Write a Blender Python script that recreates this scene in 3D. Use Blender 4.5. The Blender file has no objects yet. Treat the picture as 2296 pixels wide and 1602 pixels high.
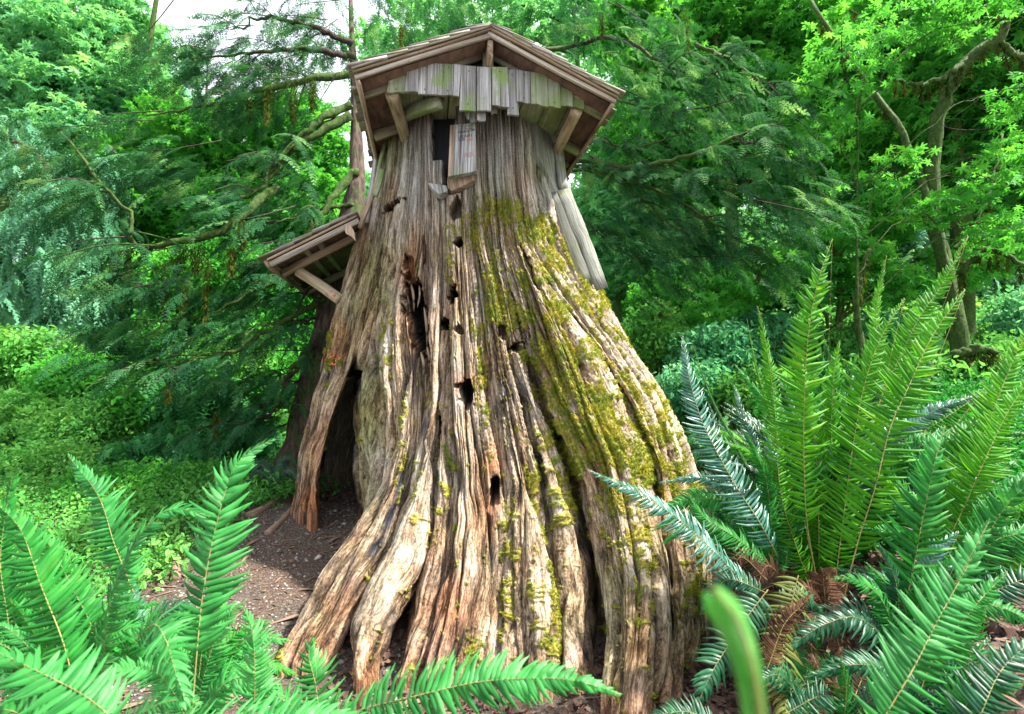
import bpy, math, random, colorsys
import numpy as np
from mathutils import Vector, Matrix, Euler
random.seed(7); rng = np.random.default_rng(11)
scn = bpy.context.scene
COL = scn.collection
R = math.radians
# ---------------------------------------------------------------- camera
F = 1148.0; PIT = R(3.0); CAM = np.array([0.0, 0.0, 1.6])
cd = bpy.data.cameras.new('camera'); cam = bpy.data.objects.new('camera', cd); COL.objects.link(cam)
cam.location = CAM; cam.rotation_euler = (R(90)+PIT, 0, 0)
cd.sensor_width = 36; cd.lens = 18.0; cd.clip_start = 0.02; cd.clip_end = 400
cd.dof.use_dof = True; cd.dof.focus_distance = 3.2; cd.dof.aperture_fstop = 3.6
scn.camera = cam
# ---------------------------------------------------------------- world, sun, exposure
w = bpy.data.worlds.new('World'); scn.world = w; w.use_nodes = True
nt = w.node_tree; bg = nt.nodes['Background']
sky = nt.nodes.new('ShaderNodeTexSky'); sky.sky_type = 'NISHITA'; sky.sun_disc = False
SUN_EL, SUN_AZ = R(56), R(98)          # azimuth measured from +Y towards +X
sky.sun_elevation = SUN_EL; sky.sun_rotation = SUN_AZ
sky.air_density = 1.0; sky.dust_density = 4.0; sky.ozone_density = 1.0
mixw = nt.nodes.new('ShaderNodeMix'); mixw.data_type = 'RGBA'; mixw.inputs[0].default_value = 0.6
mixw.inputs[7].default_value = (8.6, 8.9, 9.3, 1)        # thin bright cloud
nt.links.new(sky.outputs[0], mixw.inputs[6]); nt.links.new(mixw.outputs[2], bg.inputs[0])
bg.inputs[1].default_value = 0.092
sl = bpy.data.lights.new('sun', 'SUN'); sl.energy = 5.0; sl.angle = R(2.5); sl.color = (1, .95, .86)
so = bpy.data.objects.new('sun', sl); COL.objects.link(so)
sd = Vector((math.sin(SUN_AZ)*math.cos(SUN_EL), math.cos(SUN_AZ)*math.cos(SUN_EL), math.sin(SUN_EL)))
so.rotation_euler = sd.to_track_quat('Z', 'Y').to_euler()
scn.view_settings.view_transform = 'Standard'; scn.view_settings.look = 'None'
scn.view_settings.exposure = 1.72; scn.view_settings.gamma = 1; scn.view_settings.use_curve_mapping = False
scn.render.engine = 'CYCLES'
scn.cycles.max_bounces = 6; scn.cycles.diffuse_bounces = 4; scn.cycles.transmission_bounces = 4; scn.cycles.transparent_max_bounces = 4

# ---------------------------------------------------------------- maths helpers
FW = np.array([0, math.cos(PIT), math.sin(PIT)]); UP = np.array([0, -math.sin(PIT), math.cos(PIT)]); RT = np.array([1.0, 0, 0])
def pt(px, py, Y):
    px = np.asarray(px, float); py = np.asarray(py, float); Y = np.asarray(Y, float)
    d = FW + RT*((px-1148)/F)[..., None] + UP*((800.5-py)/F)[..., None]
    return CAM + d*(Y/d[..., 1])[..., None]
def V(px, py, Y): return Vector(pt(px, py, Y))
def proj(P):
    q = P-CAM; z = q@FW
    return 1148+F*(q@RT)/z, 800.5-F*(q@UP)/z
def sm(a, b, x):
    t = np.clip((np.asarray(x, float)-a)/(b-a), 0, 1); return t*t*(3-2*t)
def _h(ix, iy, s):
    n = (ix.astype(np.int64)*374761393 + iy.astype(np.int64)*668265263 + s*1442695041) & 0xffffffff
    n = ((n ^ (n >> 13))*1274126177) & 0xffffffff
    return ((n ^ (n >> 16)) & 0xffff)/65535.0
def gn(x, y, s=0):
    """signed gradient noise, about -0.7..0.7"""
    x, y = np.broadcast_arrays(np.asarray(x, float), np.asarray(y, float))
    ix = np.floor(x); iy = np.floor(y); fx = x-ix; fy = y-iy
    ux = fx*fx*fx*(fx*(fx*6-15)+10); uy = fy*fy*fy*(fy*(fy*6-15)+10)
    def g(a, b):
        an = _h(ix+a, iy+b, s)*6.2832
        return np.cos(an)*(fx-a)+np.sin(an)*(fy-b)
    return (g(0, 0)*(1-ux)+g(1, 0)*ux)*(1-uy)+(g(0, 1)*(1-ux)+g(1, 1)*ux)*uy
def fbm(x, y, s=0, o=3):
    r = 0; a = 1.0
    for k in range(o): r = r+a*gn(x*2**k, y*2**k, s+k*17); a *= .5
    return r

def terrain(x, y):
    x = np.asarray(x, float); y = np.asarray(y, float)
    z = .17*np.maximum(y-2.8, 0)*(1-sm(5, 9, y)*.45)
    z = z + .74*sm(.98, 1.5, x-.38*np.maximum(y-2.2, 0)-.25*np.maximum(1.5-y, 0))
    z = z + np.maximum(x-2.5, 0)*.16*sm(3, 9, y) + np.maximum(y-9, 0)*.22*sm(-1, 6, x)
    z = z + .16*np.maximum(y-10, 0)*sm(-2, -9, x) - .1*sm(3, 0, y)*sm(-.3, -2.0, x)*0
    z = z + .05*fbm(x*.7, y*.7, 5) + .012*fbm(x*5, y*5, 9)*1.0
    return z
def tz(x, y): return float(terrain(x, y))

# ---------------------------------------------------------------- object helpers
def link(o, parent=None):
    COL.objects.link(o)
    if parent is not None: o.parent = parent
    return o
def props(o, label=None, cat=None, group=None, kind=None):
    if label: o['label'] = label
    if cat: o['category'] = cat
    if group: o['group'] = group
    if kind: o['kind'] = kind
    return o
def empty(name, loc, label, cat, group=None):
    o = bpy.data.objects.new(name, None); o.location = loc; o.empty_display_size = .1
    link(o); return props(o, label, cat, group)
def mesh_np(name, verts, faces, mat=None, smooth=False, parent=None, uvs=None, mats=None, midx=None, attrs=None):
    """faces (n,k) array of equal-sized polygons; parent's location is subtracted so that world positions hold"""
    verts = np.asarray(verts, np.float32).copy(); faces = np.asarray(faces, np.int32)
    if parent is not None: verts -= np.array(wloc(parent), np.float32)
    me = bpy.data.meshes.new(name); n, k = faces.shape
    me.vertices.add(len(verts)); me.vertices.foreach_set('co', verts.ravel())
    me.loops.add(n*k); me.loops.foreach_set('vertex_index', faces.ravel())
    me.polygons.add(n); me.polygons.foreach_set('loop_start', np.arange(0, n*k, k, dtype=np.int32))
    me.polygons.foreach_set('loop_total', np.full(n, k, np.int32))
    if smooth: me.polygons.foreach_set('use_smooth', np.ones(n, bool))
    if uvs is not None:
        u = me.uv_layers.new(name='grain'); u.data.foreach_set('uv', np.asarray(uvs, np.float32)[faces.ravel()].ravel())
    for m in (mats or ([mat] if mat else [])): me.materials.append(m)
    if midx is not None: me.polygons.foreach_set('material_index', np.asarray(midx, np.int32))
    for k2, a in (attrs or {}).items():
        at = me.attributes.new(k2, 'FLOAT', 'POINT'); at.data.foreach_set('value', np.asarray(a, np.float32))
    me.update(); me.validate()
    o = bpy.data.objects.new(name, me)
    return link(o, parent)
def wloc(o):
    l = Vector((0, 0, 0))
    while o is not None: l = l+Vector(o.location); o = o.parent
    return l
class MB:
    def __init__(s): s.v = []; s.f = []; s.uv = []; s.n = 0
    def add(s, v, f, uv=None):
        v = np.asarray(v, float); s.v.append(v); s.f.append(np.asarray(f)+s.n); s.n += len(v)
        s.uv.append(np.zeros((len(v), 2)) if uv is None else np.asarray(uv, float))
        return s
    def build(s, name, mat, parent=None, smooth=False, **k):
        return mesh_np(name, np.concatenate(s.v), np.concatenate(s.f), mat, smooth, parent, uvs=np.concatenate(s.uv), **k)
def tube_geo(P, rad, seg=8, uoff=0., bumpy=0., seed=0):
    """P (n,3) path, rad (n,) radii -> verts, quads, uv; ends drawn to a near point"""
    P = np.asarray(P, float); n = len(P); rad = np.asarray(rad, float)*np.ones(n)
    T = np.gradient(P, axis=0); T /= np.linalg.norm(T, axis=1)[:, None]+1e-9
    ref = np.array([0, 0, 1.0]) if abs(T[0][2]) < .9 else np.array([0, 1.0, 0])
    A = np.cross(T, ref); A /= np.linalg.norm(A, axis=1)[:, None]+1e-9; B = np.cross(T, A)
    L = np.concatenate([[0], np.cumsum(np.linalg.norm(np.diff(P, axis=0), axis=1))])
    th = np.linspace(0, 2*np.pi, seg+1)[:-1]
    r = rad[:, None]*np.ones((n, seg))
    if bumpy: r = r*(1+bumpy*fbm(L[:, None]*4+seed, th[None, :]*1.2+seed*3.1, seed, 3))
    vs = P[:, None, :]+r[..., None]*(np.cos(th)[None, :, None]*A[:, None, :]+np.sin(th)[None, :, None]*B[:, None, :])
    i = np.arange(n-1)[:, None]; j = np.arange(seg)[None, :]; j2 = (j+1) % seg
    f = np.stack([i*seg+j+0*j2, i*seg+j2, (i+1)*seg+j2, (i+1)*seg+j+0*j2], -1).reshape(-1, 4)
    uv = np.stack([(L[:, None]+uoff+0*th[None, :]), (th[None, :]*rad.max()+0*L[:, None])], -1).reshape(-1, 2)
    v = vs.reshape(-1, 3)
    c0 = len(v); v = np.vstack([v, P[:1], P[-1:]]); uv = np.vstack([uv, uv[:1], uv[-1:]])
    jj = np.arange(0, seg, 2)
    cap = [[c0, (a+2) % seg, a+1, a] for a in jj]+[[c0+1, (n-1)*seg+a, (n-1)*seg+a+1, (n-1)*seg+(a+2) % seg] for a in jj]
    return v, np.vstack([f, np.array(cap)]), uv
def spline(nodes, n):
    P = np.asarray(nodes, float); m = len(P)
    if m == 2: t = np.linspace(0, 1, n)[:, None]; return P[0]*(1-t)+P[1]*t
    Q = np.vstack([2*P[0]-P[1], P, 2*P[-1]-P[-2]]); t = np.linspace(0, m-1-1e-6, n); i = t.astype(int); f = (t-i)[:, None]
    a, b, c, d = Q[i], Q[i+1], Q[i+2], Q[i+3]
    return .5*((2*b)+(-a+c)*f+(2*a-5*b+4*c-d)*f*f+(-a+3*b-3*c+d)*f**3)
def beam_geo(p0, p1, wid, thk, nrm, seg=6, jit=.0, wob=0., u0=None, wid1=None):
    """weathered board from p0 to p1; wid across, thk along nrm; bevelled edges; uv.x runs along the grain"""
    p0 = np.asarray(p0, float); p1 = np.asarray(p1, float); T = p1-p0; L = np.linalg.norm(T); T /= L
    N = np.asarray(nrm, float); N = N-T*(N@T); N /= np.linalg.norm(N); S = np.cross(T, N)
    u0 = random.uniform(0, 50) if u0 is None else u0; wid1 = wid if wid1 is None else wid1
    b = min(thk*.25, .006)
    vs = []; uv = []
    for k in range(seg+1):
        t = k/seg; c = p0+T*L*t; ww = wid*(1-t)+wid1*t
        a = ww/2*(1+random.uniform(-jit, jit)); h = thk/2
        c = c+S*wob*math.sin(t*5+u0)+N*wob*.5*math.sin(t*4+u0*2)
        ring = [(-a+b, -h), (a-b, -h), (a, -h+b), (a, h-b), (a-b, h), (-a+b, h), (-a, h-b), (-a, -h+b)]
        pv = [0, 2*a, 2*a, 2*a+2*h, 2*a+2*h, 4*a+2*h, 4*a+2*h, 4*a+4*h]
        for (x, y), p in zip(ring, pv): vs.append(c+S*x+N*y); uv.append((u0+L*t, p+u0))
    f = []
    for k in range(seg):
        for j in range(8):
            j2 = (j+1) % 8; f.append((k*8+j, (k+1)*8+j, (k+1)*8+j2, k*8+j2))
    e = seg*8
    for o, s in ((0, 1), (e, -1)):
        for q in ((0, 1, 2, 3), (0, 3, 4, 7), (4, 5, 6, 7)):
            q = [o+i for i in q]; f.append(tuple(q if s > 0 else q[::-1]))
    return vs, f, uv
def beam(name, mat, parent, *a, **k):
    v, f, uv = beam_geo(*a, **k); return MB().add(v, f, uv).build(name, mat, parent)
def slab_poly(name, mat, parent, pts, thk, nrm, grain):
    """flat board with any outline (list of 3-D points on its front face), extruded by thk against nrm"""
    P = np.asarray(pts, float); N = np.asarray(nrm, float); N /= np.linalg.norm(N); G = np.asarray(grain, float); G = G/np.linalg.norm(G)
    S = np.cross(G, N); n = len(P); Q = P-N*thk
    vs = np.vstack([P, Q]); c = P.mean(0); u0 = random.uniform(0, 60)
    uv = np.stack([(vs-c)@G+u0, (vs-c)@S+((vs-c)@N)+u0*1.7], 1)
    if parent is not None: vs = vs-np.array(wloc(parent))
    f = [tuple(range(n)), tuple(range(2*n-1, n-1, -1))]+[(i, i+n, (i+1) % n+n, (i+1) % n) for i in range(n)]
    me = bpy.data.meshes.new(name); me.from_pydata([tuple(v) for v in vs], [], f)
    u = me.uv_layers.new(name='grain')
    for l in me.loops: u.data[l.index].uv = uv[l.vertex_index]
    me.materials.append(mat); me.update()
    return link(bpy.data.objects.new(name, me), parent)

# ---------------------------------------------------------------- materials
def newmat(name):
    m = bpy.data.materials.new(name); m.use_nodes = True; return m, m.node_tree, m.node_tree.nodes['Principled BSDF']
def N(nt, t, **k):
    n = nt.nodes.new(t)
    for a, b in k.items(): setattr(n, a, b)
    return n
def ramp(nt, fac, stops):
    r = N(nt, 'ShaderNodeValToRGB'); el = r.color_ramp.elements
    while len(el) < len(stops): el.new(.5)
    for e, (p, c) in zip(el, stops): e.position = p; e.color = (*c, 1)
    nt.links.new(fac, r.inputs[0]); return r.outputs[0]
def mixc(nt, fac, a, b, mode='MIX'):
    m = N(nt, 'ShaderNodeMix', data_type='RGBA', blend_type=mode)
    for i, x in ((0, fac), (6, a), (7, b)):
        if isinstance(x, (int, float)): m.inputs[i].default_value = x
        elif isinstance(x, tuple): m.inputs[i].default_value = (*x, 1)
        else: nt.links.new(x, m.inputs[i])
    return m.outputs[2]
def math_(nt, op, a, b=0., c=None):
    m = N(nt, 'ShaderNodeMath', operation=op)
    for i, x in enumerate((a, b, c)):
        if x is None: continue
        if isinstance(x, (int, float)): m.inputs[i].default_value = x
        else: nt.links.new(x, m.inputs[i])
    return m.outputs[0]
def noise(nt, vec, scale, detail=4, rough=.6, dist=0.):
    n = N(nt, 'ShaderNodeTexNoise'); n.inputs['Scale'].default_value = scale; n.inputs['Detail'].default_value = detail
    n.inputs['Roughness'].default_value = rough; n.inputs['Distortion'].default_value = dist
    if vec is not None: nt.links.new(vec, n.inputs['Vector'])
    return n.outputs[0]
def mapping(nt, vec, sc):
    m = N(nt, 'ShaderNodeMapping'); m.inputs['Scale'].default_value = sc; nt.links.new(vec, m.inputs[0]); return m.outputs[0]
def bump(nt, bs, h, strength, dist):
    b = N(nt, 'ShaderNodeBump'); b.inputs['Strength'].default_value = strength; b.inputs['Distance'].default_value = dist
    nt.links.new(h, b.inputs['Height']); nt.links.new(b.outputs[0], bs.inputs['Normal'])
def wood(name, dark, mid, light, along=3., across=60., bs_=.5, rough=.8, green=0., greencol=(.16, .25, .05)):
    m, nt, bs = newmat(name)
    uv = N(nt, 'ShaderNodeUVMap', uv_map='grain').outputs[0]
    oi = N(nt, 'ShaderNodeObjectInfo').outputs['Random']
    g = noise(nt, mapping(nt, uv, (along, across, 1)), 1, 6, .65, .3)
    g2 = noise(nt, mapping(nt, uv, (along*.4, across*.16, 1)), 1, 3, .5)
    f = math_(nt, 'ADD', math_(nt, 'MULTIPLY', g, .65), math_(nt, 'MULTIPLY', g2, .35))
    c = ramp(nt, f, [(.36, dark), (.47, mid), (.62, light)])
    hs = N(nt, 'ShaderNodeHueSaturation'); nt.links.new(c, hs.inputs['Color'])
    nt.links.new(math_(nt, 'ADD', math_(nt, 'MULTIPLY', oi, .5), .75), hs.inputs['Value'])
    c = hs.outputs[0]
    tc = N(nt, 'ShaderNodeNewGeometry').outputs['Position']
    if green:
        gm = noise(nt, tc, 3.5, 4, .6); gm = ramp(nt, gm, [(.62-green*.35, (0, 0, 0)), (.72-green*.2, (.8, .8, .8))])
        c = mixc(nt, gm, c, greencol)
    sp = noise(nt, tc, 60, 2, .5); sp = ramp(nt, sp, [(.64, (0, 0, 0)), (.7, (1, 1, 1))])
    c = mixc(nt, math_(nt, 'MULTIPLY', sp, .45), c, dark)
    nt.links.new(c, bs.inputs['Base Color']); bs.inputs['Roughness'].default_value = rough
    bump(nt, bs, g, bs_, .012); return m
M = {}
M['grey'] = wood('weathered_grey_wood', (.07, .065, .06), (.20, .195, .185), (.48, .475, .465), green=.2, along=1.6, across=75)
M['greygreen'] = wood('algae_grey_wood', (.10, .10, .06), (.22, .235, .16), (.40, .43, .32), green=.7, greencol=(.13, .20, .045))
M['tan'] = wood('tan_wood', (.06, .042, .03), (.24, .165, .105), (.46, .35, .25))
M['mid'] = wood('old_board_wood', (.04, .04, .034), (.13, .135, .11), (.26, .27, .23), green=.25, greencol=(.12, .15, .05))
M['root'] = wood('soil_stained_root', (.05, .03, .02), (.16, .10, .07), (.26, .18, .13))
M['char_shade'] = wood('interior_shade_black', (.004, .004, .006), (.010, .012, .018), (.02, .026, .034))  # near-black stand-in for the shade inside openings
M['pale'] = wood('pale_pole_wood', (.14, .095, .05), (.40, .31, .20), (.62, .53, .38), along=4, across=25)
M['fascia'] = wood('fascia_wood', (.07, .055, .045), (.26, .21, .16), (.58, .52, .44), along=1.5, across=70)
M['red'] = wood('reddish_plywood', (.02, .012, .008), (.065, .036, .023), (.14, .078, .05), along=5, across=12)
M['dark'] = wood('dark_beam_wood', (.05, .05, .035), (.14, .13, .09), (.24, .22, .15), green=.3)
M['shake'] = wood('cedar_shake_wood', (.06, .05, .045), (.19, .165, .14), (.46, .43, .38), green=.45, greencol=(.12, .13, .03))

# stump
m, nt, bs = newmat('old_stump_wood'); M['stump'] = m
def attr(nt, n): a = N(nt, 'ShaderNodeAttribute', attribute_name=n); return a.outputs['Fac']
uv = N(nt, 'ShaderNodeUVMap', uv_map='grain').outputs[0]; pos = N(nt, 'ShaderNodeNewGeometry').outputs['Position']
g1 = noise(nt, mapping(nt, uv, (40, 2.2, 1)), 1, 7, .7, .4); g2 = noise(nt, mapping(nt, uv, (8, .7, 1)), 1, 4, .6, .3)
g3 = noise(nt, mapping(nt, uv, (90, 7, 1)), 1, 3, .6)
f = math_(nt, 'ADD', math_(nt, 'MULTIPLY', g1, .55), math_(nt, 'ADD', math_(nt, 'MULTIPLY', g2, .3), math_(nt, 'MULTIPLY', g3, .15)))
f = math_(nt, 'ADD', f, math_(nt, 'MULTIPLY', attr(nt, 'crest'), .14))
fm = noise(nt, pos, 70, 4, .7); f = math_(nt, 'ADD', f, math_(nt, 'MULTIPLY', math_(nt, 'SUBTRACT', fm, .5), .22))
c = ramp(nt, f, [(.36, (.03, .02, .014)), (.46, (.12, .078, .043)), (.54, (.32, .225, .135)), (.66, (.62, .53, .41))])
ck = noise(nt, mapping(nt, uv, (22, 1.3, 1)), 1, 5, .6, .5); ckm = ramp(nt, math_(nt, 'ABSOLUTE', math_(nt, 'SUBTRACT', ck, .5)), [(.004, (.35, .35, .35)), (.014, (1, 1, 1))]); ck2 = noise(nt, mapping(nt, uv, (60, 2.6, 1)), 1, 4, .6, .5); ckm2 = ramp(nt, math_(nt, 'ABSOLUTE', math_(nt, 'SUBTRACT', ck2, .5)), [(.006, (.62, .62, .62)), (.018, (1, 1, 1))])
c = mixc(nt, 1., mixc(nt, 1., c, ckm, 'MULTIPLY'), ckm2, 'MULTIPLY')
c = mixc(nt, attr(nt, 'grey'), c, mixc(nt, .75, c, ramp(nt, f, [(.38, (.045, .04, .037)), (.52, (.25, .24, .22)), (.67, (.58, .565, .54))])))
c = mixc(nt, math_(nt, 'MULTIPLY', attr(nt, 'rust'), .8), c, mixc(nt, 1., c, (1.15, .50, .26), 'MULTIPLY'))
c = mixc(nt, attr(nt, 'algae'), c, mixc(nt, 1., c, (.62, .78, .42), 'MULTIPLY'))
c = mixc(nt, attr(nt, 'char_shade'), c, ramp(nt, f, [(.4, (.006, .006, .009)), (.66, (.05, .06, .095))]))  # burnt streaks, and shade painted inside holes, window and cave
mn = noise(nt, pos, 45, 4, .6); mn2 = noise(nt, pos, 9, 3, .6)
mc = mixc(nt, ramp(nt, mn2, [(.38, (0, 0, 0)), (.62, (1, 1, 1))]), ramp(nt, mn, [(.35, (.08, .12, .012)), (.65, (.22, .28, .03))]), ramp(nt, mn, [(.35, (.19, .14, .015)), (.65, (.45, .37, .06))]))
c = mixc(nt, math_(nt, 'MULTIPLY', attr(nt, 'moss'), .9), c, mc)
nt.links.new(c, bs.inputs['Base Color']); bs.inputs['Roughness'].default_value = .85; bs.inputs['Specular IOR Level'].default_value = .25
hh = math_(nt, 'ADD', math_(nt, 'ADD', g1, math_(nt, 'MULTIPLY', ckm, .5)), math_(nt, 'ADD', math_(nt, 'MULTIPLY', mn, attr(nt, 'moss')), math_(nt, 'MULTIPLY', g3, .4)))
bump(nt, bs, hh, .9, .02)

def leafmat(name, c1, c2, tr=.4, rough=.55, spec=.15, nscale=1.2, trc=None, c3=None):
    m, nt, bs = newmat(name); out = nt.nodes['Material Output']
    pos = N(nt, 'ShaderNodeNewGeometry').outputs['Position']; oi = N(nt, 'ShaderNodeObjectInfo').outputs['Random']
    n = noise(nt, pos, nscale, 3, .6); f = math_(nt, 'ADD', math_(nt, 'MULTIPLY', n, .7), math_(nt, 'MULTIPLY', oi, .3))
    st = [(.32, c1), (.6, c2)]+([(.74, c3)] if c3 else [])
    c = ramp(nt, f, st); nt.links.new(c, bs.inputs['Base Color'])
    bs.inputs['Roughness'].default_value = rough; bs.inputs['Specular IOR Level'].default_value = spec
    t = N(nt, 'ShaderNodeBsdfTranslucent'); tc = mixc(nt, 1., c, trc or (1.5, 1.2, .75), 'MULTIPLY'); nt.links.new(tc, t.inputs[0])
    mx = N(nt, 'ShaderNodeMixShader'); mx.inputs[0].default_value = tr
    nt.links.new(bs.outputs[0], mx.inputs[1]); nt.links.new(t.outputs[0], mx.inputs[2]); nt.links.new(mx.outputs[0], out.inputs[0]); return m
M['cedar'] = leafmat('cedar_foliage', (.010, .062, .026), (.040, .18, .060), .42, .65, .18, 2.2, c3=(.22, .46, .18))
M['cedar2'] = leafmat('cedar_foliage_green', (.015, .12, .035), (.05, .26, .07), .4, .6, .2, c3=(.14, .42, .15))
M['hemlock'] = leafmat('pale_hemlock_foliage', (.06, .20, .11), (.15, .42, .24), .35, .5, c3=(.28, .58, .36))
M['maple'] = leafmat('maple_leaf', (.03, .20, .025), (.09, .40, .06), .5, .6, .12, c3=(.18, .60, .07))
M['maple2'] = leafmat('maple_leaf_pale', (.07, .28, .12), (.17, .50, .22), .5, .6, .12, c3=(.30, .68, .26))
M['shrub'] = leafmat('shrub_leaf', (.04, .21, .04), (.14, .43, .09), .45, .55, .12, c3=(.30, .62, .16))
M['shrubblue'] = leafmat('shrub_leaf_blue', (.04, .24, .11), (.13, .46, .23), .4, .55, .18, c3=(.30, .66, .40))
M['fern'] = leafmat('fern_leaflet', (.010, .12, .016), (.03, .27, .036), .42, .5, .28, 9., c3=(.09, .36, .06))
M['fernlight'] = leafmat('fern_leaflet_light', (.018, .16, .028), (.055, .33, .070), .42, .48, .32, 9., c3=(.16, .48, .16))
M['fernyel'] = leafmat('fern_leaflet_yellow', (.03, .19, .007), (.095, .38, .012), .5, .5, .25, 5., c3=(.18, .42, .02))
M['fernblue'] = leafmat('fern_leaflet_blue', (.015, .10, .06), (.07, .22, .16), .25, .33, .7, 8., c3=(.36, .50, .46))
M['ferndark'] = leafmat('fern_leaflet_dark', (.004, .045, .018), (.01, .10, .035), .3, .42, .5, 8., c3=(.03, .18, .07))
M['fernolive'] = leafmat('fern_leaflet_underside', (.08, .11, .02), (.17, .20, .05), .35, .6, .2, 8., c3=(.28, .28, .09))
M['ferndead'] = leafmat('dead_fern_leaflet', (.03, .014, .009), (.085, .04, .022), .2, .7, .1, 8., c3=(.20, .11, .055), trc=(1.2, .8, .6))
M['hangmoss'] = leafmat('hanging_moss', (.025, .045, .008), (.075, .105, .018), .3, .9, .05, 14., c3=(.16, .19, .035), trc=(1.1, 1.1, .6))
M['mosstuft'] = leafmat('moss_tuft', (.11, .17, .012), (.29, .31, .028), .35, .9, .05, 9., c3=(.52, .47, .06), trc=(1.2, 1.1, .5))
M['blade'] = leafmat('young_frond_blade', (.10, .36, .07), (.20, .55, .15), .55, .6, .2, 60., c3=(.38, .70, .30))
M['rachis'] = wood('fern_stem', (.10, .06, .02), (.22, .17, .05), (.32, .29, .10), along=20, across=100, bs_=.1)
def bark(name, a, b, c_, moss=.4, sc=9.):
    m, nt, bs = newmat(name); pos = N(nt, 'ShaderNodeNewGeometry').outputs['Position']
    g = noise(nt, mapping(nt, pos, (sc*2, sc*2, sc*.3)), 1, 6, .65, .4); c = ramp(nt, g, [(.38, a), (.5, b), (.64, c_)])
    mm = noise(nt, pos, 3.2, 4, .6); mf = ramp(nt, mm, [(.62-moss*.5, (0, 0, 0)), (.72-moss*.5, (1, 1, 1))])
    mc = ramp(nt, noise(nt, pos, 25, 3, .6), [(.35, (.014, .04, .003)), (.65, (.055, .11, .007))])
    c = mixc(nt, mf, c, mc)
    nt.links.new(c, bs.inputs['Base Color']); bs.inputs['Roughness'].default_value = .9; bump(nt, bs, g, .9, .04); return m
M['bark'] = bark('cedar_bark', (.018, .011, .008), (.055, .034, .024), (.12, .08, .06), .2)
M['mossbark'] = bark('mossy_bark', (.01, .008, .006), (.03, .02, .014), (.065, .045, .032), .85, 14)
M['twig'] = bark('dark_twig_bark', (.01, .008, .007), (.035, .022, .017), (.08, .05, .036), .3, 20)
# ground
m, nt, bs = newmat('forest_floor'); M['ground'] = m
pos = N(nt, 'ShaderNodeNewGeometry').outputs['Position']
n1 = noise(nt, pos, 60, 6, .7); n2 = noise(nt, pos, 1.6, 3, .5); n3 = noise(nt, pos, 260, 3, .6)
c = ramp(nt, n1, [(.34, (.025, .017, .013)), (.5, (.085, .062, .047)), (.66, (.24, .20, .165))])
c = mixc(nt, ramp(nt, n2, [(.42, (0, 0, 0)), (.6, (1, 1, 1))]), c, mixc(nt, 1., c, (1.15, .9, .75), 'MULTIPLY'))
c = mixc(nt, math_(nt, 'MULTIPLY', ramp(nt, n3, [(.58, (0, 0, 0)), (.66, (1, 1, 1))]), .6), c, (.42, .36, .32))
gp = noise(nt, pos, 1.1, 4, .6); sx = N(nt, 'ShaderNodeSeparateXYZ'); nt.links.new(pos, sx.inputs[0])
far = math_(nt, 'MULTIPLY', math_(nt, 'SUBTRACT', sx.outputs[1], 6.5), .5)
gf = ramp(nt, math_(nt, 'ADD', gp, far), [(.55, (0, 0, 0)), (.9, (1, 1, 1))])
c = mixc(nt, gf, c, ramp(nt, n1, [(.4, (.03, .07, .02)), (.6, (.07, .16, .03))]))
nt.links.new(c, bs.inputs['Base Color']); bs.inputs['Roughness'].default_value = .95; bump(nt, bs, math_(nt, 'ADD', n1, math_(nt, 'MULTIPLY', n3, .5)), 1., .03)
def flat(name, col, rough=.8, var=.3):
    m, nt, bs = newmat(name); oi = N(nt, 'ShaderNodeObjectInfo').outputs['Random']; pos = N(nt, 'ShaderNodeNewGeometry').outputs['Position']
    n = noise(nt, pos, 18, 3, .6); c = ramp(nt, math_(nt, 'ADD', math_(nt, 'MULTIPLY', n, .8), math_(nt, 'MULTIPLY', oi, .2)), [(.3, tuple(x*(1-var) for x in col)), (.7, tuple(min(1, x*(1+var)) for x in col))])
    nt.links.new(c, bs.inputs['Base Color']); bs.inputs['Roughness'].default_value = rough; return m
M['pebble'] = flat('pebble_stone', (.30, .27, .25), .8, .7); M['litter'] = flat('dead_leaf', (.10, .05, .034), .8, .75)
M['chip'] = flat('fallen_needle', (.16, .09, .055), .8, .6); M['ink'] = flat('carved_dark_line', (.05, .045, .06), .9); M['redpaint'] = flat('red_paint', (.55, .03, .03), .6); M['orangepaint'] = flat('orange_paint', (.75, .22, .04), .7)
M['whitepaint'] = flat('white_chalk', (.6, .55, .52), .8); M['nail'] = flat('nail_steel', (.06, .055, .05), .5)

# ================================================================ GROUND (setting)
nx, ny = 360, 360
gx = np.sign(np.linspace(-1, 1, nx))*np.abs(np.linspace(-1, 1, nx))**2.2*60; gy = -6+np.linspace(0, 1, ny)**2.0*90
GX, GY = np.meshgrid(gx, gy, indexing='ij'); GZ = terrain(GX, GY)
ii, jj = np.meshgrid(np.arange(nx-1), np.arange(ny-1), indexing='ij')
gf_ = np.stack([ii*ny+jj, (ii+1)*ny+jj, (ii+1)*ny+jj+1, ii*ny+jj+1], -1).reshape(-1, 4)
g = mesh_np('ground', np.stack([GX, GY, GZ], -1).reshape(-1, 3), gf_, M['ground'], True); props(g, kind='structure')

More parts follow.
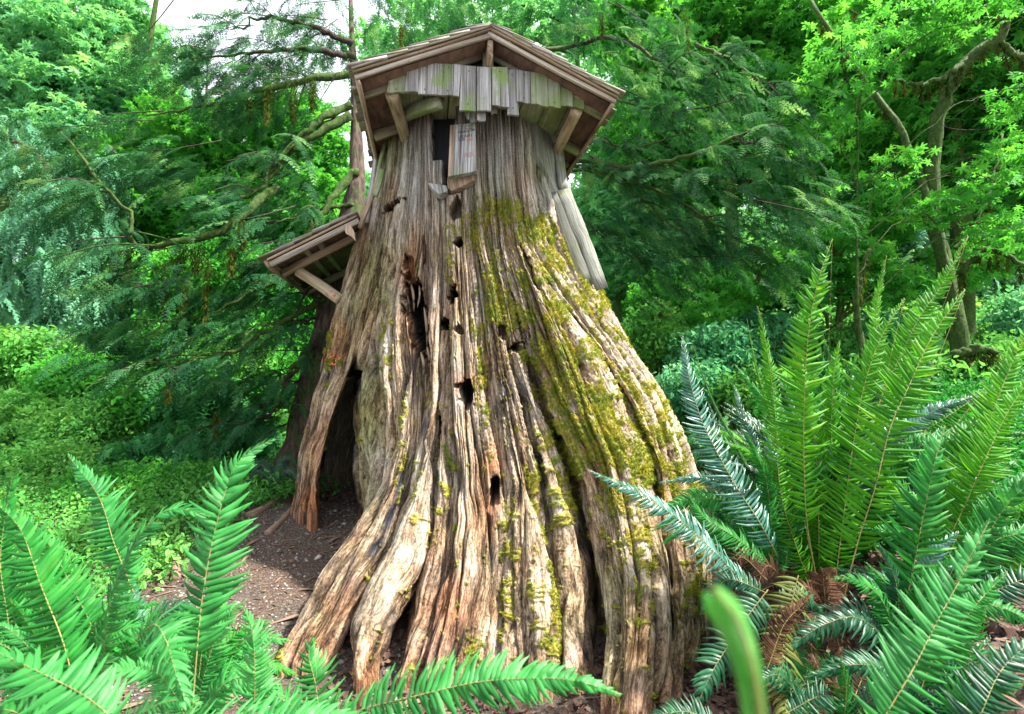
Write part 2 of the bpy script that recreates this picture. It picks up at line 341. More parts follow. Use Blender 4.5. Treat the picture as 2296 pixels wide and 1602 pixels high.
# ================================================================ STUMP
LN = [
 ([(857,240),(850,310),(835,400),(806,500),(776,600),(748,700),(722,800),(695,900),(672,1000),(655,1080),(650,1152)], 4.9, []),
 ([(868,240),(856,400),(830,550),(795,700),(752,850),(705,1000),(676,1152)], 4.66, []),
 ([(885,240),(872,400),(848,550),(818,700),(786,820),(742,950),(712,1080),(712,1155)], 4.62, []),
 ([(889,240),(876,400),(852,550),(822,700),(790,825),(750,950),(724,1080),(722,1156)], 4.72, [(.62,0),(.69,1.0),(1,1.2)]),
 ([(893,240),(881,400),(857,550),(828,700),(797,832),(780,950),(778,1100),(785,1160)], 4.72, [(.63,0),(.69,1.1),(1,1.3)]),
 ([(900,240),(888,400),(862,550),(835,700),(800,840),(790,950),(795,1080),(800,1170)], 4.55, [(.6,0),(.72,.25),(1,.3)]),
 ([(910,240),(900,400),(875,550),(850,700),(835,850),(826,1000),(838,1100),(850,1200)], 4.3, []),
 ([(925,240),(915,400),(900,550),(875,700),(868,850),(872,950),(880,1060),(830,1200),(770,1300),(690,1440)], None, [(.55,0),(.75,.35),(1,.4)]),
 ([(935,240),(925,400),(912,550),(885,700),(880,850),(892,1000),(855,1090),(795,1190),(742,1270),(697,1370),(658,1450),(640,1492)], None, [(.5,0),(1,.05)]),
 ([(945,240),(942,400),(938,550),(915,650),(918,750),(922,850),(915,960),(888,1080),(835,1200),(780,1290),(735,1380),(690,1470),(680,1495)], None, [(0,-.02),(1,-.08)]),
 ([(952,240),(952,400),(950,550),(945,650),(942,800),(940,900),(934,1010),(915,1110),(872,1230),(810,1310),(770,1370),(735,1450),(712,1500)], None, [(.6,0),(1,.02)]),
 ([(957,240),(958,400),(958,550),(956,650),(952,800),(950,900),(943,1010),(926,1110),(884,1235),(829,1320),(790,1400),(765,1470),(760,1515)], None, [(.6,.03),(.78,.12),(.86,.5),(1,.45)]),
 ([(962,240),(964,400),(966,550),(965,650),(960,800),(958,900),(950,1010),(934,1110),(893,1240),(838,1325),(800,1400),(788,1470),(792,1530)], None, [(.6,0),(1,.04)]),
 ([(970,240),(975,400),(978,550),(978,650),(972,800),(970,900),(962,1010),(950,1130),(912,1260),(866,1350),(835,1430),(825,1500),(822,1530)], None, [(0,-.02),(1,-.10)]),
 ([(978,240),(985,400),(988,550),(988,650),(982,800),(978,900),(973,1010),(966,1130),(943,1250),(905,1350),(870,1430),(850,1490),(846,1520)], None, [(1,.03)]),
 ([(984,240),(992,400),(995,550),(996,650),(989,800),(984,920),(979,1010),(976,1130),(958,1260),(925,1370),(893,1450),(870,1520)], None, [(.5,.03),(.65,.12),(.8,.4),(1,.4)]),
 ([(990,240),(998,400),(1002,550),(1004,650),(996,800),(990,920),(988,1020),(987,1130),(970,1270),(942,1380),(918,1460),(895,1530)], None, [(1,.0)]),
 ([(1010,240),(1016,400),(1020,550),(1025,650),(1025,800),(1030,920),(1040,1050),(1045,1170),(1035,1300),(1010,1420),(985,1530)], None, [(0,-.02),(1,-.12)]),
 ([(1035,240),(1040,400),(1046,550),(1055,650),(1065,800),(1075,920),(1095,1050),(1105,1170),(1105,1300),(1080,1420),(1060,1540)], None, [(1,-.06)]),
 ([(1050,240),(1053,400),(1062,550),(1078,650),(1095,800),(1105,920),(1125,1050),(1135,1170),(1130,1300),(1115,1420),(1100,1540)], None, [(.4,.02),(1,.1)]),
 ([(1065,240),(1067,400),(1079,550),(1100,650),(1120,800),(1140,920),(1165,1050),(1180,1170),(1190,1300),(1190,1420),(1180,1550)], None, [(1,-.06)]),
 ([(1075,240),(1080,400),(1093,550),(1115,650),(1140,800),(1170,920),(1200,1050),(1220,1170),(1230,1300),(1235,1420),(1230,1550)], None, [(1,.02)]),
 ([(1080,240),(1086,400),(1099,550),(1121,650),(1147,800),(1180,920),(1212,1050),(1232,1170),(1243,1300),(1250,1420),(1250,1550)], None, [(.4,.03),(1,.26)]),
 ([(1090,240),(1095,400),(1108,550),(1130,650),(1158,800),(1195,920),(1235,1050),(1262,1170),(1280,1300),(1288,1420),(1288,1550)], None, [(1,-.03)]),
 ([(1096,240),(1100,400),(1114,550),(1138,650),(1168,800),(1208,920),(1252,1050),(1282,1170),(1302,1300),(1312,1420),(1310,1550)], None, [(1,.05)]),
 ([(1102,240),(1106,400),(1121,550),(1147,650),(1182,800),(1226,920),(1278,1050),(1314,1170),(1340,1300),(1350,1420),(1352,1540)], None, [(.3,.02),(.5,.22),(.7,.42),(1,.65)]),
 ([(1112,240),(1118,400),(1134,550),(1160,650),(1200,800),(1246,920),(1303,1050),(1345,1170),(1375,1300),(1385,1420),(1370,1560),(1360,1620)], None, [(.5,-.02),(1,.05)]),
 ([(1135,240),(1140,400),(1165,550),(1210,650),(1265,780),(1330,920),(1385,1050),(1410,1170),(1428,1300),(1428,1420),(1410,1560),(1402,1640)], None, [(0,-.02),(.5,-.16),(1,-.12)]),
 ([(1150,240),(1156,400),(1178,550),(1235,660),(1315,780),(1390,920),(1445,1050),(1455,1170),(1467,1300),(1468,1450),(1450,1560),(1445,1640)], None, [(.5,-.06),(1,.02)]),
 ([(1155,240),(1162,400),(1184,550),(1246,660),(1332,780),(1410,910),(1468,1050),(1478,1170),(1487,1300),(1488,1450),(1475,1560),(1468,1620)], None, [(.2,.05),(.5,.14),(.7,.25),(.82,.5),(1,.5)]),
 ([(1162,240),(1170,400),(1194,550),(1258,660),(1348,780),(1430,910),(1485,1050),(1495,1170),(1508,1300),(1512,1430),(1500,1560),(1492,1620)], None, [(1,.05)]),
 ([(1190,240),(1198,400),(1228,550),(1290,650),(1380,780),(1460,900),(1515,1050),(1536,1170),(1558,1300),(1562,1430),(1548,1560),(1542,1620)], 2.95, [(.5,-.06),(1,-.1)]),
 ([(1215,240),(1226,400),(1266,550),(1325,650),(1412,780),(1485,900),(1535,1040),(1578,1170),(1603,1300),(1614,1430),(1606,1560)], 3.05, []),
 ([(1240,240),(1250,350),(1265,430),(1290,500),(1335,600),(1385,700),(1440,800),(1500,900),(1548,1000),(1580,1100),(1618,1250),(1640,1400),(1650,1500)], 3.5, []),
]
NV = 640; YC = 5.0; XC = -.44; RTOP = .84
vv = np.linspace(0, 1, NV)
lines3 = []; linpx = []; linrow = []
for pts_, yf, dy in LN:
    a = np.array(pts_, float); foot = a[-1, 1]; rows = 228+(foot-228)*vv
    # smooth interpolation of x along the rows
    xs = np.interp(rows, a[:, 1], a[:, 0]); k = 31; ker = np.hanning(k+2)[1:-1]; ker /= ker.sum()
    xs = np.convolve(np.concatenate([xs[0]+(xs[0]-xs[1:k//2+1][::-1]), xs, xs[-1]+(xs[-1]-xs[-k//2:-1][::-1])]), ker, 'valid')[:NV]
    X0 = float(pt(xs[0], 240, YC)[0]); c_ = np.clip((X0-XC)/RTOP, -.985, .985); Yt = YC-RTOP*math.sqrt(1-c_*c_)
    if yf is None:
        yf = 3.2
        for _ in range(25):
            P = pt(a[-1, 0], foot, yf); zt = tz(P[0], P[1]); el = (CAM[2]-P[2])/yf; yf = .5*yf+.5*(CAM[2]-zt)/el
    Y = Yt+(yf-Yt)*vv**1.45
    if dy:
        d = np.array([(0, 0)]+dy if dy[0][0] > 0 else dy); dd = np.interp(vv, d[:, 0], d[:, 1]); Y = Y+np.convolve(np.pad(dd, 20, 'edge'), np.ones(41)/41, 'valid')
    lines3.append(pt(xs, rows, Y)); linpx.append(xs); linrow.append(rows)
LP = np.array(lines3)                       # (nl, NV, 3)
linpx = np.array(linpx); nl = len(LN)
gap = np.abs(np.diff(linpx, axis=0)); wgt = gap[:, NV//4:].mean(1)+3.
qn = np.concatenate([[0], np.cumsum(wgt)])  # across-grain coordinate of each line, in pixels
NS = 860
q = np.linspace(0, qn[-1], NS); si = np.interp(q, qn, np.arange(nl)); i0 = np.minimum(si.astype(int), nl-2); fr = si-i0
# across interpolation, a bit rounder than linear so ridges read as rounded roots
def across(A):
    Q = np.concatenate([2*A[:1]-A[1:2], A, 2*A[-1:]-A[-2:-1]]); f = fr.reshape(-1, *([1]*(A.ndim-1)))
    a, b, c, d = Q[i0], Q[i0+1], Q[i0+2], Q[i0+3]
    return .5*(2*b+(c-a)*f*.9+(2*a-5*b+4*c-d)*f*f*.9+(-a+3*b-3*c+d)*f**3*.9)+.0
def cat_(A):
    Q = np.concatenate([2*A[:1]-A[1:2], A, 2*A[-1:]-A[-2:-1]]); f = fr.reshape(-1, *([1]*(A.ndim-1)))
    a, b, c, d = Q[i0], Q[i0+1], Q[i0+2], Q[i0+3]; k = .42
    m0 = k*(c-a); m1 = k*(d-b); f2 = f*f; f3 = f2*f
    return (2*f3-3*f2+1)*b+(f3-2*f2+f)*m0+(-2*f3+3*f2)*c+(f3-f2)*m1
S = cat_(LP)                                 # (NS, NV, 3)
du = np.gradient(S, axis=0); dv = np.gradient(S, axis=1)
nrm = np.cross(du, dv); nrm /= np.linalg.norm(nrm, axis=2)[..., None]+1e-9
sgn = np.sign((nrm*(CAM-S)).sum(2).mean()); nrm *= sgn
for _ in range(3): nrm[1:-1] = (nrm[:-2]+nrm[1:-1]*2+nrm[2:])/4
nrm /= np.linalg.norm(nrm, axis=2)[..., None]+1e-9
PX, PY = proj(S)
Qg = q[:, None]*np.ones((1, NV)); Vg = vv[None, :]*1320*np.ones((NS, 1))
wob = (6*gn(Qg/90, Vg/190, 3)+3.5*gn(Qg/40, Vg/100, 4))*sm(300, 600, PY)+2*gn(Qg/60, Vg/60, 6)
Qw = Qg+wob
wdt = np.abs(np.gradient(PX, axis=0))/np.gradient(q)[:, None]; sc_ = np.clip(np.linalg.norm(du, axis=2)/(np.gradient(q)[:, None])*1000/3.6, .3, 1.6)
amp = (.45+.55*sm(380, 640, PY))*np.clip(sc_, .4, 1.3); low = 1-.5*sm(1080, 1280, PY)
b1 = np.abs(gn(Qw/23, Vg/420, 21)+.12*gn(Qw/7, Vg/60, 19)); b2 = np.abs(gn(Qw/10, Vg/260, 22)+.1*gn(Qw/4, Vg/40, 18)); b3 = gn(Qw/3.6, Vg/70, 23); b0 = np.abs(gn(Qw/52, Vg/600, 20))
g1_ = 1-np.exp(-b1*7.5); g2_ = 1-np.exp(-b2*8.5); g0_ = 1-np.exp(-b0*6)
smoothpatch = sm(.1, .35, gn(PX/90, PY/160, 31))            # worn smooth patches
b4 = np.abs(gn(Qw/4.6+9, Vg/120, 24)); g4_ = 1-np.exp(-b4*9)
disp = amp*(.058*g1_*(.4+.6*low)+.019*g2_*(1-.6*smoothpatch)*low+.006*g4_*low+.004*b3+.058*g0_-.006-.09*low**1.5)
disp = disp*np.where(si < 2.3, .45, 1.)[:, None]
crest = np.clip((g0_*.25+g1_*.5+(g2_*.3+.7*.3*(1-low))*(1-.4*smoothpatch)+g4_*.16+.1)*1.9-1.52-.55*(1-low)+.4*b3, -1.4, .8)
# horizontal checks that chop the old wood into short lengths in the upper right
chk = np.abs(gn(Qw/9+50, Vg/16, 41)); cm = sm(1020, 1120, PX)*sm(380, 520, PY)*sm(1150, 900, PY)*.85+.15
disp -= cm*.012*(1-np.minimum(chk*6, 1)); 
# moss
mo = np.zeros_like(PX)
for (x, y, rx, ry, s) in [(1130,470,60,34,.9),(1070,520,45,45,.8),(1200,520,60,40,1),(1240,590,50,45,1),(1320,670,50,40,1),(1100,630,28,60,.8),(1120,700,45,45,.9),(1185,700,45,35,.8),
    (1395,745,30,26,.9),(1230,790,60,45,.9),(1270,870,60,70,1),(1290,960,70,70,1),(1360,990,80,80,1),(1440,1050,60,50,1),(1310,790,50,50,.7),(1400,1110,60,60,.9),(1430,930,30,90,.7),(1330,930,70,90,1),(1250,700,50,60,.8),
    (1480,980,40,70,.8),(1380,860,30,70,.6),(1140,1190,20,110,.75),(1150,1330,20,110,.6),(1215,1300,20,130,.7),(1200,1100,16,100,.65),(1262,1120,16,110,.8),(1240,1010,20,90,.7),
    (1420,1210,30,60,.8),(1520,1080,30,60,.7),(1070,800,16,120,.6),(1010,560,14,70,.6),(870,760,16,90,.7),(900,1000,14,120,.6),(1085,870,12,110,.6),(940,1150,12,110,.5),(1000,1050,12,130,.5),
    (1225,1420,24,90,.8),(1060,1450,24,60,.6),(650,1470,16,40,.8),(735,800,14,110,.6),(1300,1000,60,120,.7),(1440,1300,20,130,.5),(1540,1300,20,130,.5),(1170,600,30,60,.7)]:
    mo = np.maximum(mo, s*np.exp(-(((PX-x)/rx)**2+((PY-y)/ry)**2)*.8))
mn_ = fbm(Qw/14, Vg/45, 55, 3)*.9+.5*gn(PX/9, PY/9, 57)
groove = 1-g1_*g2_
moss = np.clip((mo*1.42+mn_*1.3+.5*gn(PX/22, PY/22, 53)+.34*groove+.12*sm(900, 1300, PX)+.35*gn(Qw/5, Vg/30, 59)-.86)*2.2, 0, 1)
moss *= sm(395, 450, PY)
disp += moss*(.012+.010*gn(PX/5, PY/5, 61)+.012*gn(PX/11, PY/11, 62))
S2 = S+nrm*disp[..., None]
# openings in the wood
hole = np.zeros_like(PX)
def ell(x, y, rx, ry, rot, dep, edge=.35):
    global hole
    c, s = math.cos(R(rot)), math.sin(R(rot)); dx = PX-x; dy = PY-y; a = (dx*c+dy*s)/rx; b = (-dx*s+dy*c)/ry
    rr = np.sqrt(a*a+b*b)*(1+.45*gn(PX/(rx*.9+3), PY/(ry*.5+4), 71)+.3*gn(PX/5+x, PY/14, 72)); hole = np.maximum(hole, dep*(1-sm(1-edge, 1.1, rr)))
def box(x0, x1, y0, y1, dep, soft=3.):
    global hole
    wx = 3*gn(PY/22, 0*PX+x0, 73); d = np.minimum(np.minimum(PX-x0+wx, x1-PX+wx), np.minimum(PY-y0, y1-PY)); hole = np.maximum(hole, dep*sm(-soft, soft, d))
for h_ in [(1028,545,8,12,0,.3),(1012,658,11,20,5,.35),(997,728,9,15,0,.3),(1030,740,10,13,0,.12),(1043,883,17,31,-8,.4),(1105,1110,10,40,3,.45),(932,705,24,95,-10,.55),(916,605,13,34,-8,.14),
    (878,462,27,8,-32,.3),(1018,428,30,7,-14,.25),(1022,468,13,26,10,.2),(1157,779,12,13,0,.3),(1130,742,8,18,-15,.15),(1188,600,7,60,-22,.12),(787,850,9,22,20,.5),(985,960,7,28,4,.2),(1235,960,5,50,-28,.1),(1130,870,4,34,-14,.12),(1210,1060,4,60,-14,.12),
    (860,1250,5,40,30,.06),(950,560,5,30,0,.08),(1125,915,7,20,0,.05)]: ell(*h_)
box(968, 1019, 200, 357, 1.25, 2.); box(994, 1008, 340, 432, .4)
S2[..., 1] += hole; S2[..., 2] += hole*.12
holem = sm(.05, .2, hole)
moss = moss*(1-sm(.02, .1, hole))
# tints of the wood, plus shade painted into the openings
def blobs(L):
    r = np.zeros_like(PX)
    for (x, y, rx, ry, s, rot) in L:
        c, sn = math.cos(R(rot)), math.sin(R(rot)); dx = PX-x; dy = PY-y; a = (dx*c+dy*sn)/rx; b = (-dx*sn+dy*c)/ry
        r = np.maximum(r, s*np.exp(-(a*a+b*b)))
    return r
rust = np.clip(blobs([(745,800,30,22,1,0),(760,760,30,50,.6,0),(720,1000,40,120,.6,10),(700,1120,30,40,.9,0),(1000,1380,60,90,.7,20),(1105,1050,30,60,.6,0),(1043,860,26,20,.9,0),(916,605,16,40,1,0),(935,720,30,90,.7,0),(1340,1280,12,80,1,0),
     (780,1340,30,60,.5,30),(1345,1020,60,60,.4,0),(1500,1120,30,60,.6,0),(1050,330,0.1,0.1,0,0),(1430,1480,30,100,.4,0),(940,1330,40,120,.35,20),(1100,1130,24,60,.6,0)])+.5*np.clip(gn(PX/70, PY/110, 81), 0, 1), 0, 1)
char_shade = np.clip(blobs([(900,1080,10,70,1,14),(872,1160,11,55,1,24),(842,1225,10,40,1,34),(955,950,5,50,.8,4),(1128,880,5,32,1,-14),(1212,1060,5,60,.9,-14),(788,1440,6,60,.8,6),(1000,1150,5,60,.4,0),(990,330,1,1,0,0)])*1.5-.35+.3*gn(Qw/5, Vg/60, 83), 0, 1)
char_shade = np.maximum(char_shade, .95*sm(.25, .6, hole)*sm(500, 440, PY)); char_shade = np.maximum(char_shade, .85*sm(.14, .30, hole))  # window and holes painted dark in place of interior shade
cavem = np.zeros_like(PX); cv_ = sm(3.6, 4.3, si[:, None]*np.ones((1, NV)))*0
cavem[(si > 2.25) & (si < 4.85)] = 1; char_shade = np.maximum(char_shade, cavem*sm(835, 870, PY)*(1.-.5*sm(1040, 1080, PY)*(gn(PX/40, PY/60, 97)+.4)))  # cave walls painted dark as well, to deepen the shade there
rust = np.clip(rust+.5*sm(.9, 1., vv)[None, :], 0, 1)
grey = np.clip(sm(560, 330, PY)*.75+.9*gn(PX/50, PY/140, 85)+.18, 0, 1)
algae = np.clip(blobs([(860,330,40,90,.9,0),(1215,330,40,90,.8,0),(840,620,40,90,.7,0),(820,950,30,160,.9,0),(800,700,40,120,.6,0),(1100,420,60,60,.4,0),(1400,1400,60,200,.5,0),(1560,1400,60,200,.5,0),(1250,1450,40,100,.5,0)])+.35*gn(PX/40, PY/90, 87), 0, 1)
# bottom skirt below ground, then the unseen back half
def extend(A): return np.concatenate([A, A[:, -1:]+np.array([0, 0, -.35])], 1)
S2 = extend(S2); NV2 = NV+1
NB = 70; th = np.linspace(0, np.pi, NB+2)[1:-1]
PRt = S2[-1]; PLt = S2[0]; cen = (PRt+PLt)/2; hx = (PRt-PLt)/2
back = cen[None]+np.cos(th)[:, None, None]*hx[None]+np.sin(th)[:, None, None]*np.stack([0*cen[:, 0], np.linalg.norm(hx, axis=1)*1.0, 0*cen[:, 0]], -1)[None]
back += (.06*gn(th[:, None]*14, np.linspace(0, 6, NV2)[None]*.4, 90)[..., None])*np.array([.3, 1, 0])
S3 = np.concatenate([S2, back]); NT = NS+NB
def ex(A, b=0.): A = np.concatenate([A, A[:, -1:]], 1); return np.concatenate([A, np.full((NB, NV2), b)])
i, j = np.meshgrid(np.arange(NT), np.arange(NV2-1), indexing='ij'); i2 = (i+1) % NT
fc = np.stack([i*NV2+j, i*NV2+j+1, i2*NV2+j+1, i2*NV2+j], -1).reshape(-1, 4)
if sgn > 0: fc = fc[:, ::-1]
uvx = np.concatenate([ex(Qw/100)[:NS], np.tile((q[-1]+th*300)[:, None]/100, (1, NV2))]); uvy = np.tile(np.concatenate([vv*13.2, [13.4]])[None], (NT, 1))
base = V(1100, 1400, 4.4); base = Vector((-.2, 4.6, tz(-.2, 4.6)))
house = empty('stump_house', base, 'huge hollow mossy cedar stump with a shingled gable roof and slatted wooden front on top', 'stump house')
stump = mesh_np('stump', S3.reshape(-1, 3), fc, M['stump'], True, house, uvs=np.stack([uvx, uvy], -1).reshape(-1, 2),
    attrs={'moss': ex(moss).ravel(), 'crest': ex(crest).ravel(), 'rust': ex(rust).ravel(), 'char_shade': ex(char_shade).ravel(), 'grey': ex(grey, .5).ravel(), 'algae': ex(algae, .3).ravel()})
# moss cushions: many short blades standing on the mossy wood
def fine_moss(n, P, Nn, wgt_, L=.011, seed=1):
    r = np.random.default_rng(seed); idx = r.choice(P.shape[0], n, p=wgt_/wgt_.sum()); p = P[idx]; nn = Nn[idx]
    p = p+r.normal(0, .004, p.shape)
    d = nn*1.0+r.normal(0, .55, nn.shape)+np.array([0, 0, -.25]); d /= np.linalg.norm(d, axis=1)[:, None]
    s = np.cross(d, r.normal(0, 1, d.shape)); s /= np.linalg.norm(s, axis=1)[:, None]
    l = L*r.uniform(.5, 1.5, n)[:, None]; w_ = l*.30
    a = p-nn*.006-s*w_; b = p-nn*.006+s*w_; c = p+d*l
    v = np.stack([a, b, c], 1).reshape(-1, 3); f = np.arange(3*n).reshape(-1, 3); return v, f
area = np.linalg.norm(np.cross(du, dv), axis=2)*(hole < .02)
wm = (np.clip(moss-.1, 0, 1)**1.5*area).ravel(); fv, ff = fine_moss(110000, S2[:, :NV].reshape(-1, 3), nrm.reshape(-1, 3), wm)
mt = mesh_np('moss', fv, ff, M['mosstuft'], False, house); mt['kind'] = 'stuff'
print('stump done')
# surface lookup: stump point under a pixel
def onstump(px, py, out=.0):
    d = (PX-px)**2+(PY-py)**2; k = np.unravel_index(np.argmin(d+(hole > .02)*0), d.shape); return S2[k]+nrm[k]*out, nrm[k]

# ================================================================ HOUSE ON TOP
YAW = R(9.3); e1 = np.array([math.cos(YAW), math.sin(YAW), 0]); e2 = np.array([-math.sin(YAW), math.cos(YAW), 0]); ez = np.array([0, 0, 1.0])
O = np.array([-.165, 3.78, 0]); ZA, ZE, HW, LEN = 4.31, 3.87, 1.0, 2.07
def H(a, b, z): return O+e1*a+e2*b+ez*z
def onplane(px, py, b):     # point of the vertical cross-plane at distance b behind the gable
    d = pt(px, py, 1.)-CAM; p0 = H(0, b, 0); t = ((p0-CAM)@e2)/(d@e2); return CAM+d*t
slope = math.atan2(ZA-ZE, HW)
roof_base = wloc(house)
sn = []
for side in (-1, 1):
    dn = e1*side*math.cos(slope)-ez*math.sin(slope); up = e1*side*math.sin(slope)+ez*math.cos(slope); LS = HW/math.cos(slope)
    sn.append((side, dn, up, LS))
roof = None
for side, dn, up, LS in sn:
    c0 = H(0, .03, ZA)-up*.05+dn*LS*.5
    r_ = beam('roof', M['red'], house, c0, c0+e2*(LEN-.06), LS*.985, .018, up, seg=2); r_['label'] = 'left roof slope with reddish plywood underside' if side < 0 else 'right roof slope with reddish plywood underside'
    # rake boards: three stacked layers at the gable edge
    for nm, o_, wd, th_, bb, mt_ in (('rake_board', -.050, .036, .03, -.010, 'fascia'), ('rake_board', -.021, .016, .03, -.030, 'tan'), ('rake_board', -.004, .016, .02, -.052, 'fascia')):
        a0 = H(0, bb, ZA)+up*(o_+0.0); beam(nm, M[mt_], r_, a0-dn*.0, a0+dn*(LS+.01), wd, th_, e2, seg=8, jit=.05, wob=.003)
    a0 = H(0, LEN, ZA)-up*.07; beam('rake_board', M['dark'], r_, a0, a0+dn*LS, .09, .03, e2)
    # eave board running back along the low edge
    a0 = H(0, -.01, ZA)+dn*(LS+.0)-up*.075; beam('eave_board', M['tan'], r_, a0, a0+e2*LEN, .07, .028, dn, seg=6, jit=.04)
    # rafters under the plywood
    for b_ in (.8, 1.3, 1.8):
        a0 = H(0, b_, ZA)-up*.105; beam('rafter', M['dark'], r_, a0+dn*.05, a0+dn*(LS-.02), .085, .04, e2)
    # split shakes
    nc = 7
    for k in range(nc):
        u = LS+.05-(k)*(LS+.05)/nc; x = -.075
        while x < LEN:
            wd = random.uniform(.10, .19); ln = (LS+.05)/nc*1.9; ln = min(ln, u-0.005) if u-ln < 0 else ln
            j = random.uniform(-.03, .02) ; cx_ = x+wd/2
            p0 = H(0, cx_, ZA)+dn*(u+j)+up*(.012+.004); p1 = H(0, cx_, ZA)+dn*(u-ln)+up*(-.002)
            v_, f_, uv_ = beam_geo(p0+up*random.uniform(.004, .012), p1, wd-.008, random.uniform(.012, .022), up, seg=1, u0=random.uniform(0, 40)); MB().add(v_, f_, uv_).build('shingle', M['shake'], r_)
            x += wd
# ridge caps
for k in range(0):
    for side, dn, up, LS in sn:
        b0 = -.09+k*.25; c0 = H(0, b0, ZA)+dn*.05+up*(.030+.01); beam('ridge_cap', M['shake'], house, c0, c0+e2*.27-up*.006, .10, .010, up, seg=1)
# ridge beam end and king post, tie, dark gable wall set back
beam('ridge_beam', M['tan'], house, H(0, .0, ZA-.15), H(0, LEN-.1, ZA-.15), .04, .13, ez, seg=3)
kp = onplane(1087, 118, .36); beam('king_post', M['dark'], house, H(0, .165, ZA-.09), H(0.0, .165, 3.9), .085, .04, e2)
for side in (-1, 1):
    beam('gable_truss', M['dark'], house, H(side*.03, .20, ZA-.075), H(side*HW*.97, .20, ZE-.06), .07, .035, e2, seg=4)
gs_ = slab_poly('gable_shade_sheet', M['char_shade'], house, [H(-.86, .25, 3.96), H(.86, .25, 3.96), H(0, .25, ZA-.06)], .02, -e2, ez)  # near-black sheet standing in for the shade in the gable opening
gw = slab_poly('gable_wall', M['dark'], house, [H(-.9, 1.35, 3.7), H(.9, 1.35, 3.7), H(.9, 1.35, ZA-.55), H(0, 1.35, ZA-.16), H(-.9, 1.35, ZA-.55)], .04, -e2, ez)
# fence of boards
BZ = [((190,345,230,165),(160,320,385,385)),((345,475,165,125),(320,440,375,380)),((475,575,124,126),(440,550,395,402)),((577,668,126,130),(552,655,400,408)),((672,758,130,133),(657,745,410,412)),
 ((762,825,133,138),(750,803,412,420)),((827,955,142,152),(806,955,545,552)),((962,1084,155,160),(964,1088,545,548)),((1096,1234,157,160),(1098,1248,495,514)),((1240,1308,180,183),(1235,1335,580,588)),
 ((1311,1438,182,200),(1319,1441,465,482)),((1441,1588,200,225),(1447,1600,485,512)),((1592,1698,225,280),(1603,1708,505,522)),((1701,1808,280,330),(1709,1814,500,510)),((1812,1916,330,402),(1816,1915,510,530))]
def zd(x, y): return (900+x/3.641)/1.0889, (120+y/3.641)/1.0889
for k, ((a, b, ya, yb), (c, d, yc, yd)) in enumerate(BZ):
    bb = .10+(.02 if k in (9,) else 0)+random.uniform(0, .008)+(.03 if k < 1 else 0)+max(0, k-12)*.02
    P = [onplane(*zd(x, y), bb) for x, y in ((a, ya), (b, yb), (d, yd), (d-(d-c)*.35, yd-6+random.uniform(-4, 4)), (c+(d-c)*.3, yc+random.uniform(-3, 3)), (c, yc))]
    mt_ = 'greygreen' if k in (0, 12, 13, 14) or (k == 11) else 'grey'
    pl = slab_poly('plank', M[mt_], house, P, random.uniform(.018, .026), -e2, ez)
    if k % 2 == 0 or k in (9,):
        for yy in (.12, .85):
            c0 = np.array(P[0])*(1-yy)+np.array(P[-1])*yy; c0 = c0*.5+(np.array(P[1])*(1-yy)+np.array(P[2])*yy)*.5-e2*.002
            v_, f_, uv_ = tube_geo([c0+e2*.01, c0-e2*.002], [.005, .005], 6); MB().add(v_, f_, uv_).build('nail', M['nail'], pl)
pl = slab_poly('plank', M['greygreen'], house, [onplane(*zd(x, y), .13) for x, y in ((1084,162),(1098,160),(1100,500),(1090,540))], .02, -e2, ez)
# scraps nailed below the fence
for P2, bb in (([(964,548),(1040,552),(1040,636),(1000,640),(966,628)], .16), ([(858,560),(900,565),(896,625),(872,612)], .22), ([(900,570),(955,560),(960,640),(905,650)], .24), ([(1088,520),(1145,520),(1142,566),(1120,560),(1092,580)], .20)):
    slab_poly('shingle_scrap', M['grey'], house, [onplane(*zd(x, y), bb) for x, y in P2], .018, -e2, ez)
# deck under the fence: floor boards, rim and joists seen from below
zdk = 3.93
for k in range(9):
    a0 = -.80+k*.2; 
    if True: beam('floor_board', M['greygreen'], house, H(a0+.0, .14, zdk-.0+.004*(k % 2)), H(a0, 1.9, zdk+.004*(k % 2)), .193, .03, ez, seg=2)
slab_poly('added_shade_panel', M['char_shade'], house, [V(955, 236, 4.38), V(1030, 236, 4.38), V(1030, 445, 4.34), V(955, 445, 4.34)], .03, (0, -1, 0), ez)  # added near-black panel that makes the window interior look dark
for b_ in (1.2, 1.75): beam('joist', M['greygreen'], house, H(-.84, b_, zdk-.07), H(.95, b_, zdk-.07), .08, .10, ez)
p0 = onplane(*zd(300, 590), .55); p1 = onplane(*zd(640, 470), .20); beam('joist', M['greygreen'], house, p0, p1, .07, .09, ez, seg=3)
# side skirts under the eaves: weathered boards closing the sides
for side in (-1, 1):
    beam('side_wall', M['dark'], house, H(side*.80, .95, 3.66), H(side*.80, 1.95, 3.66), .03, .42, ez, seg=2)
# log braces
def log(name, mat, parent, p0, p1, r0, r1, seg=12, bumpy=.10):
    P = spline([p0, (np.array(p0)*.5+np.array(p1)*.5)+rng.normal(0, .006, 3), p1], 14); v_, f_, uv_ = tube_geo(P, np.linspace(r0, r1, 14), seg, random.uniform(0, 9), bumpy, random.randint(0, 50)); return MB().add(v_, f_, uv_).build(name, mat, parent, smooth=True)
s0, n0 = onstump(907, 300); log('log_brace', M['pale'], house, onplane(*zd(205, 400), .17), s0+np.array([0, .05, -.02]), .052, .050)
s0, n0 = onstump(1243, 345); log('log_brace', M['pale'], house, onplane(*zd(1850, 540), .18), s0+np.array([.0, .02, -.02]), .052, .046)
